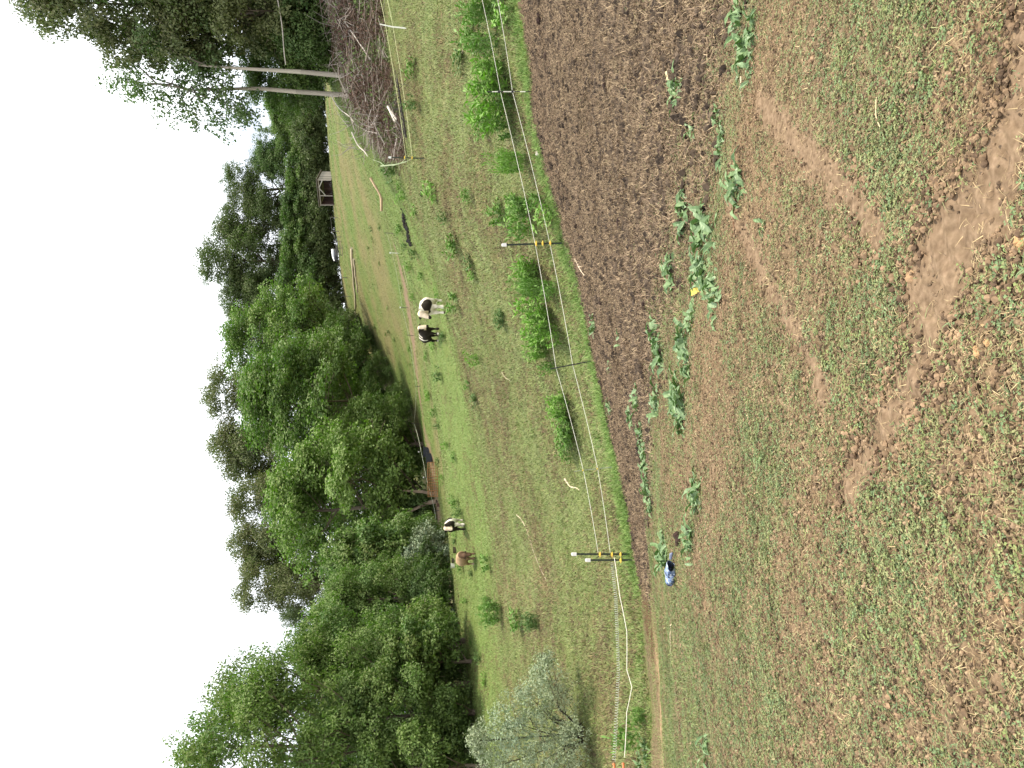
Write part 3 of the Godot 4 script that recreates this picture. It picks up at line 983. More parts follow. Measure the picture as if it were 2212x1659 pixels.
func build_bush(bark_m: Material):
	# the near silvery bush beyond the gate
	rng.seed = 91
	var d := 24.0
	var base := stand(1600, d)
	var o := thing("silvery_bush", "big near silvery-grey bush with thin dark stems beyond the gate rope", "bush", base)
	var lobes := []
	for l in [[1060, 1600, 55], [1110, 1560, 60], [1090, 1650, 60], [1150, 1510, 55], [1180, 1460, 42], [1200, 1550, 60], [1150, 1610, 70], [1210, 1640, 60], [1240, 1590, 45], [1130, 1690, 70], [1030, 1600, 26], [1180, 1430, 24], [1215, 1490, 35], [1160, 1740, 70], [1230, 1700, 60]]:
		var c := at(l[0], l[1], d + rv(-.9, .7)) - base
		var r: float = l[2] / FOCAL * d
		lobes.append([c, Vector3(r, r * .85, r), l[2] / 55.0])
	var b := Buf.new()
	for l in lobes:
		var from := Vector3(rv(-.25, .25), 0, rv(-.2, .2))
		var c: Vector3 = l[0]
		b.tube(PackedVector3Array([from - Vector3(0, .2, 0), from.lerp(c, .4) + Vector3(0, .25, 0), c, c + (c - from).normalized() * .35]), PackedFloat32Array([.026, .016, .008, .003]), 5, Color(.055, .045, .04))
		for k in 3:
			var q := rdir()
			b.tube(PackedVector3Array([from.lerp(c, rv(.5, 1)), c + q * l[1] * rv(.9, 1.25)]), PackedFloat32Array([.009, .003]), 4, Color(.075, .06, .05))
	# bare stems that lean out over the grass
	for k in 7:
		var q := Vector3(rv(-.6, 1.6), rv(.9, 2.4), rv(-.4, .8))
		b.tube(PackedVector3Array([Vector3(rv(-.3, .5), -.1, 0), q * .5 + Vector3(0, .2, 0), q]), PackedFloat32Array([.014, .009, .003]), 4, Color(.06, .05, .045))
	part("stems", b.mesh(bark_m), o)
	var m := foliage(Color(0.27, 0.32, 0.19), Color(0.35, 0.42, 0.25), 0.45)
	part("foliage", crown(lobes, 64, .17, 26, .078, .38, .4).mesh(m), o, "stuff")

# ---------------------------------------------------------------- weeds

func weed_meshes() -> Array:
	var out := []
	for v in 7:
		rng.seed = 300 + v
		var thin := v > 3
		var st := Buf.new()
		var lf := Buf.new()
		for k in (14 if thin else 36):
			var a := rng.randf() * TAU
			var q := sqrt(rng.randf())
			var root := Vector3(cos(a) * q * .32, 0, sin(a) * q * .32)
			var tip := Vector3(cos(a) * q * .52, rv(.45, .8) * (1.0 - .35 * q * q), sin(a) * q * .52)
			st.tube(PackedVector3Array([root, root.lerp(tip, .5) + Vector3(0, .05, 0), tip]), PackedFloat32Array([.006, .005, .003]), 4, Color(.12, .17, .05))
			for i in (12 if thin else 22):
				var t := rv(.12, 1.03)
				var p := root.lerp(tip, t) + Vector3(0, .05 * sin(t * PI), 0)
				var d := (rdir() * Vector3(1, .5, 1) + Vector3(0, .25, 0) + (tip - root) * .3).normalized()
				var tone := rv(.75, 1.25)
				flat_leaf(lf, p, d, (Vector3.UP + rdir() * .5).normalized(), rv(.09, .17) * (1.3 if thin else 1.0), rv(.03, .052) * (1.6 if thin else 1.0), Color(tone, tone, tone * rv(.8, 1.1)), .2)
		out.append([lf, st])
	return out

func build_weeds():
	var kinds := weed_meshes()
	var stem_m := vmat(0.8, 0.3)
	var tones := [foliage(Color(0.19, 0.33, 0.07), Color(0.5, 0.7, 0.2)), foliage(Color(0.145, 0.26, 0.06), Color(0.45, 0.65, 0.2)), foliage(Color(0.105, 0.19, 0.055), Color(0.4, 0.55, 0.2))]
	var meshes := []
	for k in kinds:
		meshes.append([k[0].mesh(tones[0]), k[1].mesh(stem_m)])
	# tall weeds behind the fence: [picture spot of the base, width, height, tone]
	var tall := [[1075, 25, 1.1, 1.0, 1, "weeds nearest the frame edge behind the fence"], [1085, 95, 1.2, 1.05, 1, "weed clump between the frame edge and the white step-in post"], [1095, 165, 1.35, 1.1, 0, "bright weed clump just before the white and black post"], [1105, 225, 1.4, 1.05, 0, "tall bright weeds just past the white and black post"], [1110, 275, .9, .7, 1, "low darker weeds past the white and black post"],
		[1142, 350, 1.15, .85, 0, "rounded bright weed clump standing alone by the fence wires"], [1145, 450, 1.0, 1.0, 1, "dark-centred weed clump before the lone T-post"], [1165, 490, .7, .7, 1, "small weed clump touching the lone T-post"], [1165, 590, 1.25, 1.1, 0, "bright tall weeds just past the lone T-post"], [1190, 620, 1.0, .9, 1, "weeds under the upper wire past the lone T-post"],
		[1170, 650, 1.2, 1.0, 0, "middle clump of the large weed patch"], [1195, 700, 1.1, .8, 0, "lower clump of the large weed patch"], [1185, 755, 1.1, .75, 0, "weeds behind the slanting black post"], [1205, 800, .9, .6, 1, "low weeds past the slanting black post"],
		[1230, 880, 1.0, .65, 0, "pale green weeds between the slanting and the thin posts"], [1238, 940, 1.0, .65, 1, "darker weeds between the slanting and the thin posts"], [1240, 985, .6, .4, 1, "small weeds just before the thin pale post"],
		[1060, 1300, 1.3, .8, 1, "weeds at the far end of the lone patch in the open pasture"], [1085, 1325, 1.4, .9, 1, "middle weeds of the lone patch in the open pasture"], [1125, 1330, 1.2, .8, 1, "near weeds of the lone patch in the open pasture"], [1165, 1345, .9, .5, 2, "straggling weeds of the lone patch in the open pasture"],
		[1395, 1545, .7, .6, 1, "weed clump under the coil spring"], [1400, 1590, .8, .7, 1, "leafy weeds beside the coil spring's end"], [1090, 690, .6, .5, 2, "dark weed standing off from the large patch"]]
	for i in tall.size():
		var w: Array = tall[i]
		var ragged := i % 3 == 1
		weed(meshes[4 + i % 3 if ragged else i % 4], tones[w[4]], spot(w[0], w[1]), w[2] * (.85 + .3 * sin(i * 4.7)), w[3] * (1.1 + .35 * sin(i * 2.9)), i * 1.7, w[5], "tall weeds along the fence", "weed_clump")
	rng.seed = 404
	for i in 34:
		var p := spot(lerpf(1040, 1235, rng.randf()), rv(0, 1000))
		var e: float = -p.z - line_at(edge_line, p.x)
		if e > 0.3 and e < 5.0:
			weed(meshes[4 + i % 3], tones[i % 3], p, rv(.5, 1.0), rv(.3, .75), i, "straggling weed among the tall clumps along the fence", "straggling weeds along the fence", "weed_tuft")
	# small ones all over the pasture
	var seen := [[938, 415, 1.0], [1020, 425, .9], [968, 470, .8], [945, 425, .8], [990, 540, .9], [1020, 565, .8], [890, 575, 1.0], [915, 600, 1.1], [900, 545, .9], [948, 635, .9], [992, 660, .9], [962, 725, 1.1], [1040, 770, 1.1], [925, 770, 1.0], [955, 810, 1.0], [930, 850, 1.2], [945, 890, 1.1], [950, 920, 1.1], [970, 960, 1.0], [985, 985, .8], [950, 1000, .9], [960, 1035, .9], [990, 1080, 1.4], [1000, 1110, 1.3], [985, 1150, .8], [1060, 1210, 1.0], [985, 1170, .8],
		[880, 430, 1.0], [870, 400, 1.0], [860, 370, 1.3], [900, 460, .8], [1000, 1225, .7], [1020, 1240, .7], [1010, 1300, .8], [1020, 1390, .6], [1040, 1420, .7], [1050, 1470, .7], [870, 500, .9], [880, 530, 1.0], [895, 640, .9], [1015, 835, .6], [1030, 860, .7], [940, 740, .8], [900, 150, 1.2], [905, 225, 1.1], [1025, 590, .7], [1030, 70, .9], [1000, 130, .9]]
	var far_label := "low weed tuft dotted over the grazed pasture"
	for i in seen.size():
		var w: Array = seen[i]
		weed(meshes[4 + i % 3], tones[i % 3], spot(w[0], w[1]), w[2] * (1.0 + .35 * sin(i * 5.1)), w[2] * (.55 + .15 * sin(i * 3.3)), i * 2.3, far_label, "weed tufts dotted over the pasture", "weed_tuft")
	rng.seed = 55
	for i in 44:
		var iy := rv(430, 1050)
		var p := spot(lerpf(790, 900, rng.randf()) - 0.0 * iy, iy)
		if p.z < -60.0 and path_at(p.x, p.z) < .2:
			weed(meshes[4 + i % 3], tones[1 + i % 2], p, rv(.4, 1.1), rv(.15, .4), i, "small dark weed tuft on the grassy hill", "weed tufts on the hill", "weed_tuft")

func weed(kind: Array, tone: Material, p: Vector3, w: float, h: float, turn: float, label: String, group: String, called: String):
	var o := thing(called, label, "weed", p - Vector3(0, .02, 0), turn, group)
	var l := part("foliage", kind[0], o, "stuff")
	l.material_override = tone
	l.scale = Vector3(w, h / .8, w)
	if h > .5:
		var s := part("stems", kind[1], o, "stuff")
		s.scale = l.scale

func dock_leaf(v: int) -> Buf:
	# a long wavy leaf that rises from the root and droops: along +x
	rng.seed = 700 + v
	var b := Buf.new()
	var n := 7
	var rows := []
	for k in n + 1:
		var t := float(k) / n
		var w := 0.30 * sin(PI * pow(t, 0.75)) * 0.5 + (0.012 if k < n else 0.0)
		var wave := 0.025 * sin(t * 15.0 + v * 2.0)
		var y := 0.50 * t * (1.25 - 1.05 * t) + 0.01
		var x := 0.92 * t
		rows.append([Vector3(x, y + wave + 0.05 * sin(t * PI), -w), Vector3(x, y, 0), Vector3(x, y - wave + 0.05 * sin(t * PI), w)])
	for k in n:
		var c := Color.WHITE * rv(.85, 1.15)
		b.quad(rows[k][0], rows[k][1], rows[k + 1][1], rows[k + 1][0], c)
		b.quad(rows[k][1], rows[k][2], rows[k + 1][2], rows[k + 1][1], c * 1.06)
	return b

func build_docks():
	var mats := [foliage(Color(0.155, 0.235, 0.10), Color(0.35, 0.5, 0.2), 0.42), foliage(Color(0.115, 0.185, 0.08), Color(0.35, 0.5, 0.2), 0.42), foliage(Color(0.19, 0.27, 0.14), Color(0.35, 0.5, 0.2), 0.42)]
	var yellow := foliage(Color(0.55, 0.45, 0.08), Color(0.5, 0.4, 0.1))
	var leaves := []
	for v in 4:
		var b := dock_leaf(v)
		var row := []
		for m in mats:
			row.append(b.mesh(m))
		row.append(b.mesh(yellow))
		leaves.append(row)
	# [spot, how many leaves, leaf length, label]
	var list := [[1600, 40, 12, .24, "broad-leaved weed at the frame end of the leafy row"], [1625, 75, 11, .22, "pale-leaved weed in the leafy row by the frame edge"], [1610, 110, 11, .24, "broad-leaved weed in the middle of the leafy row by the frame edge"], [1625, 145, 7, .18, "last small weed of the leafy row by the frame edge"],
		[1465, 198, 14, .30, "single dock plant with a dry stalk lying beside it"], [1497, 282, 7, .2, "small sparse dock between the stalked dock and the earth furrow"], [1550, 255, 9, .2, "flat weed beside the reddish earth furrow"], [1560, 310, 9, .2, "flat weed at the end of the reddish earth furrow"],
		[1597, 405, 14, .24, "compact weed at the head of the narrow dirt track"], [1480, 462, 12, .3, "dock at the top of the big double dock patch"], [1520, 490, 16, .3, "largest dock of the big double patch"], [1540, 520, 10, .26, "dock at the near side of the big double patch"],
		[1455, 585, 15, .3, "curling dark dock nearer the mulch than its neighbours"], [1520, 590, 15, .3, "dock with one yellow leaf"], [1545, 615, 10, .26, "dock behind the one with a yellow leaf"], [1550, 655, 6, .2, "little weed past the yellow-leaved dock"], [1500, 690, 8, .24, "thin dock between the two main patches"],
		[1283, 700, 11, .36, "dock growing on the mulch right at the green edge"], [1342, 735, 5, .28, "small three-leaved dock out on the mulch"], [1420, 725, 14, .32, "upper dock of the spreading patch on the mulch"], [1430, 760, 16, .32, "lower dock of the spreading patch on the mulch"], [1483, 735, 11, .28, "dock on the lawn side of the spreading patch"], [1490, 790, 12, .27, "yellowish dock past the spreading patch"],
		[1465, 850, 14, .3, "dock where the leafy rows meet, lawn side"], [1478, 890, 15, .3, "widest dock where the leafy rows meet"], [1420, 870, 14, .32, "dock where the leafy rows meet, mulch side"], [1380, 860, 12, .34, "dark dock on the mulch at the turn of the leafy row"], [1365, 895, 13, .34, "dock at the outer corner of the leafy row"],
		[1388, 935, 13, .32, "first dock of the straight row along the mulch"], [1396, 975, 13, .32, "second dock of the straight row along the mulch"], [1400, 1015, 13, .32, "third dock of the straight row along the mulch"], [1402, 1055, 11, .3, "fourth dock of the straight row along the mulch"], [1407, 1090, 9, .28, "last small dock of the straight row along the mulch"],
		[1510, 1065, 14, .27, "isolated pale dock on the lawn"], [1495, 1145, 7, .24, "slim upper weed on the lawn before the blue bundle"], [1497, 1185, 6, .22, "slim lower weed on the lawn before the blue bundle"], [1440, 1195, 15, .32, "big dock beside the blue bundle"], [1318, 880, 7, .3, "dock at the green edge past the slanting post"], [1318, 790, 5, .22, "tiny dock at the green edge by the slanting post"],
		[1530, 1610, 7, .24, "flattened dark leafy weed lying on the worn lawn"], [1650, 495, 8, .13, "small green weed on the lawn beside the dirt track"], [1890, 1320, 12, .08, "low green tuft on the worn lawn"],
		[1400, 1625, 15, .4, "big glossy broad-leaved plant beside the orange handles"], [1385, 1655, 12, .4, "broad-leaved plant at the frame edge by the orange handles"]]
	for i in list.size():
		rng.seed = 900 + i
		var d: Array = list[i]
		var p := spot(d[0], d[1])
		var o := thing("dock_plant", d[4], "weed", p - Vector3(0, .01, 0), rv(0, TAU), "broad-leaved docks")
		var n := int(d[2] * 3.2)
		for k in n:
			var tone := 0 if rng.randf() < .45 else (1 if rng.randf() < .6 else 2)
			var l := part("leaf", leaves[rng.randi() % 4][3 if (i == 13 and k < 2) or (i == 16 and k == 1) else tone], o)
			var s: float = d[3] * rv(.4, 1.1) * .70
			l.position = Vector3(rv(-.45, .45), 0, rv(-.45, .45)) * d[3]
			l.rotation = Vector3(rv(-.5, .5), k * 2.4 + rv(-.4, .4), rv(-.35, .55))
			l.scale = Vector3(s, s * rv(.8, 1.7), s * rv(.6, 1.0))

# ---------------------------------------------------------------- fences

func sag(a: Vector3, b: Vector3, drop: float, n := 10) -> PackedVector3Array:
	var out := PackedVector3Array()
	for k in n + 1:
		var t := float(k) / n
		out.append(a.lerp(b, t) - Vector3(0, drop * 4.0 * t * (1.0 - t), 0))
	return out

func wire(called: String, label: String, runs: Array, r: float, col: Color, group := "", category := "wire"):
	var b := Buf.new()
	var pts := PackedVector3Array()
	for k in runs.size() - 1:
		var s := sag(runs[k], runs[k + 1], runs[k].distance_to(runs[k + 1]) * 0.006)
		if k:
			s.remove_at(0)
		pts.append_array(s)
	var rad := PackedFloat32Array()
	rad.resize(pts.size())
	rad.fill(r)
	b.tube(pts, rad, 5, col)
	return single(called, b.mesh(vmat(0.6, 0.4)), label, category, Vector3.ZERO, group)

func t_post(label: String, base: Vector3, top: Vector3, clips: Array, group: String, scale := 1.0, cap := true) -> void:
	# clips: [height share, towards]
	var o := thing("fence_post", label, "fence post", base, 0.0, group)
	var ax := (top - base)
	var l := ax.length()
	var up := ax.normalized()
	var x := up.cross(Vector3.BACK).normalized()
	var z := x.cross(up)
	var bs := Basis(x, up, z)
	var b := Buf.new()
	var dark := Color(.028, .04, .03)
	b.box(up * (l * .5 - .1), Vector3(.042, l + .1, .008) * Vector3(scale, 1, scale), dark, bs)
	b.box(up * (l * .5 - .1) - z * .022 * scale, Vector3(.008, l + .1, .036) * Vector3(scale, 1, scale), dark, bs)
	for k in int(l / .055):
		b.box(up * (.06 + k * .055) + z * .009 * scale, Vector3(.016, .012, .012) * scale, dark, bs)
	part("stake", b.mesh(vmat(.6, .4)), o)
	if cap:
		var c := Buf.new()
		c.box(up * (l + .005) , Vector3(.072, .10, .06) * scale, Color(.8, .79, .75), bs)
		c.box(up * (l + .062), Vector3(.052, .02, .044) * scale, Color(.8, .79, .75), bs)
		part("cap", c.mesh(vmat(.5, .5)), o)
	for s in clips:
		var c := Buf.new()
		c.box(up * l * s + z * .03, Vector3(.055, .042, .04), Color(.75, .5, .06), bs)
		c.tube(PackedVector3Array([up * l * s + z * .05 - x * .06, up * l * s + z * .085, up * l * s + z * .05 + x * .06]), PackedFloat32Array([.011, .014, .011]), 6, Color(.78, .53, .07))
		part("insulator", c.mesh(vmat(.45, .5)), o)

func thin_post(label: String, base: Vector3, top: Vector3, r: float, cols: Array, clips: Array, group: String, clip_col := Color(.75, .55, .08)) -> void:
	var o := thing("step_in_post", label, "fence post", base, 0.0, group)
	var ax := top - base
	var n := cols.size()
	var b := Buf.new()
	for k in n:
		b.tube(PackedVector3Array([ax * (float(k) / n - (.08 if k == 0 else 0.0)), ax * (float(k + 1) / n)]), PackedFloat32Array([r, r]), 7, cols[k])
	part("rod", b.mesh(vmat(.5, .4)), o)
	for s in clips:
		var c := Buf.new()
		c.box(ax * s, Vector3(r * 4.5, r * 4.0, r * 4.5), clip_col)
		part("clip", c.mesh(vmat(.5, .4)), o)

func height_to(ix: float, iy: float, base: Vector3) -> Vector3:     # the point over base's distance that shows at (ix, iy)
	var r := ray(ix, iy)
	return Vector3(0, EYE, 0) + r * (base.z / r.z)

func build_fences():
	var grp := "posts of the near fence"
	var white := Color(.78, .76, .66)
	var black := Color(.03, .03, .03)
	# near fence
	var a := spot(1147, 198)
	var pa := [height_to(1081, 198, a), height_to(1107, 198, a)]
	thin_post("thin white and black step-in post among the tall weeds", a, height_to(1051, 198, a), .011, [black, white, black, white, white, black, white, black], [.42, .72], grp, black)
	var b := spot(1217, 525)
	var pb := [height_to(1156, 527, b), height_to(1188, 527, b)]
	t_post("lone dark T-post with white cap and yellow insulators past the mulch", b, height_to(1090, 529, b), [.47, .36, .23], grp)
	var c := spot(1277, 780)
	var pc := [height_to(1201, 794, c), height_to(1237, 788, c)]
	thin_post("thin black step-in post slanting over", c, height_to(1189, 797, c), .014, [black], [], grp)
	var d := spot(1330, 1008)
	var pd := [height_to(1260, 1015, d), height_to(1291, 1012, d)]
	thin_post("thin pale grey step-in post with two yellow clips", d, height_to(1241, 1018, d), .007, [Color(.3, .32, .26)], [.45, .80], grp)
	var e := spot(1364, 1197)
	var pe := [height_to(1292, 1193, e), height_to(1318, 1193, e)]
	t_post("taller of the two T-posts at the gate corner, upright with yellow insulators", e, height_to(1241, 1197, e), [.56, .35, .2], grp)
	var e2 := spot(1367, 1203) + Vector3(-.05, 0, .1)
	t_post("shorter leaning T-post of the pair at the gate corner", e2, height_to(1271, 1210, e2), [.3], grp)
	var s := at(1040, -8, 18.6)
	var s2 := at(1074, -8, 18.6)
	var out := at(1026, -80, 18.3)
	wire("fence_wire", "upper white fence wire over the weeds and mulch edge", [out, s, pa[0], pb[0], pc[0], pd[0], pe[0]], .0052, white, "wires of the near fence")
	wire("fence_wire", "lower white fence wire just above the bright grass edge", [at(1058, -80, 18.3), s2, pa[1], pb[1], pc[1], pd[1], pe[1]], .0052, white, "wires of the near fence")
	# gate: rope, coil spring, orange handles
	var rope := []
	for q in [[1327, 1205, 19.6], [1332, 1240, 19.3], [1339, 1288, 19.0], [1354, 1364, 18.5], [1354, 1447, 18.1], [1365, 1484, 17.9], [1354, 1538, 17.6], [1349, 1636, 17.1]]:
		rope.append(at(q[0], q[1], q[2]))
	var rope_thing = wire("gate_rope", "wavy white rope hanging across the gateway", rope, .007, Color(.8, .78, .68), "", "rope")
	var coil := [at(1322, 1215, 19.6), at(1330, 1288, 19.1), at(1334, 1387, 18.4), at(1336, 1447, 18.1), at(1332, 1533, 17.6), at(1329, 1600, 17.3), at(1326, 1645, 17.0)]
	var hel := PackedVector3Array()
	for k in coil.size() - 1:
		var n := int(coil[k].distance_to(coil[k + 1]) / .05) * 8
		for i in n:
			var t := float(i) / n
			var p: Vector3 = coil[k].lerp(coil[k + 1], t)
			var dr: Vector3 = (coil[k + 1] - coil[k]).normalized()
			var u := dr.cross(Vector3.UP).normalized()
			hel.append(p + (u * cos(i * TAU / 8.0) + u.cross(dr) * sin(i * TAU / 8.0)) * .034)
	var hr := PackedFloat32Array()
	hr.resize(hel.size())
	hr.fill(.0045)
	var hb := Buf.new()
	hb.tube(hel, hr, 4, Color(.42, .44, .38))
	var spring = single("coil_spring", hb.mesh(vmat(.4, .5)), "stretched pale coil spring across the gateway", "spring")
	for q in [[1326, 1648, 17.0, spring], [1346, 1647, 17.0, rope_thing]]:
		var h := Buf.new()
		var p0 := at(q[0], q[1], q[2])
		var p1 := at(q[0] + 2, q[1] + 26, q[2] - .1)
		h.tube(PackedVector3Array([p0, p0.lerp(p1, .12), p0.lerp(p1, .2), p0.lerp(p1, .85), p1]), PackedFloat32Array([.012, .034, .022, .024, .03]), 8, Color(.6, .19, .07))
		part("handle", h.mesh(vmat(.4, .5)), q[3])
	# fence in front of the brush pile
	grp = "posts of the fence before the brush pile"
	var g := spot(917, 342)
	t_post("black T-post with white cap below the brush pile", g, height_to(843, 340, g), [.36, .58], grp, 1.0)
	var h1 := spot(878, 61)
	var bent := Buf.new()
	var ht := height_to(820, 52, h1)
	bent.tube(PackedVector3Array([h1 - Vector3(0, .05, 0), h1.lerp(ht, .5) + Vector3(-.03, 0, 0), ht]), PackedFloat32Array([.03, .028, .022]), 7, Color(.78, .77, .68))
	single("bent_stake", bent.mesh(vmat(.5, .4)), "white bent stake between the brush pile and the pasture", "fence post", Vector3.ZERO, grp)
	var w1 := [at(808, -60, 34.4), at(822, 0, 34), height_to(833, 55, h1), height_to(877, 342, g)]
	var w2 := [at(826, -60, 34.4), at(837, 0, 34), height_to(849, 58, h1), height_to(891, 342, g)]
	wire("fence_wire", "upper yellowish wire along the brush pile", w1, .008, Color(.66, .66, .38), "wires before the brush pile")
	wire("fence_wire", "lower yellowish wire along the brush pile", w2, .008, Color(.66, .66, .38), "wires before the brush pile")
	var drop1 := PackedVector3Array([height_to(890, 343, g), height_to(878, 352, g) + Vector3(0, 0, .2), height_to(855, 360, g) + Vector3(0, 0, .3), height_to(823, 363, g) + Vector3(0, 0, .3)])
	var db := Buf.new()
	db.tube(drop1, PackedFloat32Array([.012, .02, .026, .022]), 6, Color(.62, .70, .45))
	db.tube(PackedVector3Array([height_to(876, 343, g), height_to(866, 355, g) + Vector3(0, 0, .15), height_to(850, 361, g) + Vector3(0, 0, .25)]), PackedFloat32Array([.010, .014, .016]), 5, Color(.62, .70, .45))
	db.tube(PackedVector3Array([height_to(832, 362, g) + Vector3(0, 0, .28), height_to(822, 354, g) + Vector3(0, 0, .25), height_to(806, 348, g) + Vector3(0, 0, .2)]), PackedFloat32Array([.012, .010, .006]), 5, Color(.62, .70, .45))
	single("peeled_branch", db.mesh(vmat(.7, .3)), "pale greenish branch and wire ends hanging by the capped post", "branch")
	# swale fence and woodland fence
	var far := "thin posts of the far fences"
	var posts := [[851, 504, 830, "dark thin post near the weathered log"], [862, 547, 842, "white thin post crossed by a pale branch"], [882, 665, 864, "thin post with white cap above the white-faced cow with pale legs"], [894, 725, 879, "thin dark post above the black cow"], [908, 835, 896, "thin dark post beside the brown path"], [909, 916, 889, "sturdier dark post before the black troughs"], [798, 781, 781, "thin dark post where the hill fence bends"], [823, 818, 812, "thin dark post on the washed-out bank"], [884, 887, 873, "thin dark post at the foot of the bank"], [892, 897, 878, "short dark post next to the foot of the bank"],
		[925, 977, 904, "white-topped thin post behind the black troughs"], [936, 1032, 914, "thin post with pale insulator behind the hay feeder"], [949, 1103, 935, "thin dark post between the hay feeder and the frontal cow"], [962, 1174, 941, "thin dark post just past the frontal cow"], [975, 1226, 950, "thin capped post beyond the tan calf"], [999, 1386, 980, "thin dark post where the sunlit strip begins"], [1014, 1491, 989, "pale thin post near the silvery bush"]]
	var tops := {}
	for p in posts:
		var base := spot(p[0], p[1])
		var top := height_to(p[2], p[1] - 1, base)
		tops[p[1]] = [base, top]
		thin_post(p[3], base, top, .024, [Color(.6, .6, .55)] if p[3].begins_with("white thin") or p[3].begins_with("pale") else [Color(.05, .045, .04)], [.97] if p[3].contains("white") or p[3].contains("capped") or p[3].contains("pale") else [], far, Color(.75, .75, .7))
	var line := []
	for q in [[747, 671, 140], [765, 735, 138], [781, 790, 132], [818, 827, 124], [855, 873, 112], [881, 893, 103]]:
		line.append(at(q[0], q[1], q[2]))
	wire("fence_wire", "pale wire curving down the hill by the woodland edge", line, .02, Color(.62, .68, .5), "wires of the far fences")
	line = []
	for k in [916, 977, 1032, 1103, 1174, 1226, 1386, 1491]:
		line.append(tops[k][0].lerp(tops[k][1], .72))
	line.append(at(1013, 1565, 48.5))
	line.append(at(1042, 1659, 46.2))
	line.append(at(1052, 1700, 45.2))
	wire("fence_wire", "long pale wire in front of the dark woodland", line, .013, Color(.62, .68, .5), "wires of the far fences")
	line = []
	for k in [504, 547, 665, 725, 835, 916]:
		line.append(tops[k][0].lerp(tops[k][1], .75))
	wire("fence_wire", "thin wire along the brown path at the foot of the hill", line, .011, Color(.55, .55, .42), "wires of the far fences")
	# posts and rails along the hill crest
	var crest := []
	for q in [[704, 245], [709, 320], [713, 360], [729, 470], [732, 500], [738, 512], [752, 600], [757, 640]]:
		crest.append(spot(q[0], q[1]))
	var labels := ["crest post by the green slope's end", "crest post between the slope's end and the shed", "crest post close to the shed", "crest post between the shed and the gate", "crest post just before the gate", "crest post touching the gate", "crest post past the white cart", "last crest post by the woodland"]
	for k in crest.size():
		thin_post("thin dark " + labels[k], crest[k], crest[k] + Vector3(0, 1.25, 0), .05, [Color(.10, .09, .08)], [], "fence posts on the hill crest")
	var up := []
	for p in crest:
		up.append(p + Vector3(0, 1.1, 0))
	wire("fence_wire", "wire along the hill crest by the shed", up, .022, Color(.2, .2, .18), "wires of the far fences")

# ---------------------------------------------------------------- farm things

func plank_wall(o: Node3D, from: Vector3, to: Vector3, h0: float, h1: float, n: int, tones: Array):
	for k in n:
		var t := (k + .5) / n
		var p := from.lerp(to, t)
		var h := lerpf(h0, h1, t)
		var b := Buf.new()
		var dir := (to - from)
		b.box(p + Vector3(0, h * .5, 0), Vector3(dir.length() / n * .93, h + rv(-.04, .04), .03), tones[k % tones.size()] * rv(.8, 1.2), Basis(dir.normalized(), Vector3.UP, dir.normalized().cross(Vector3.UP)))
		part("plank", b.mesh(vmat(.9, .2)), o)

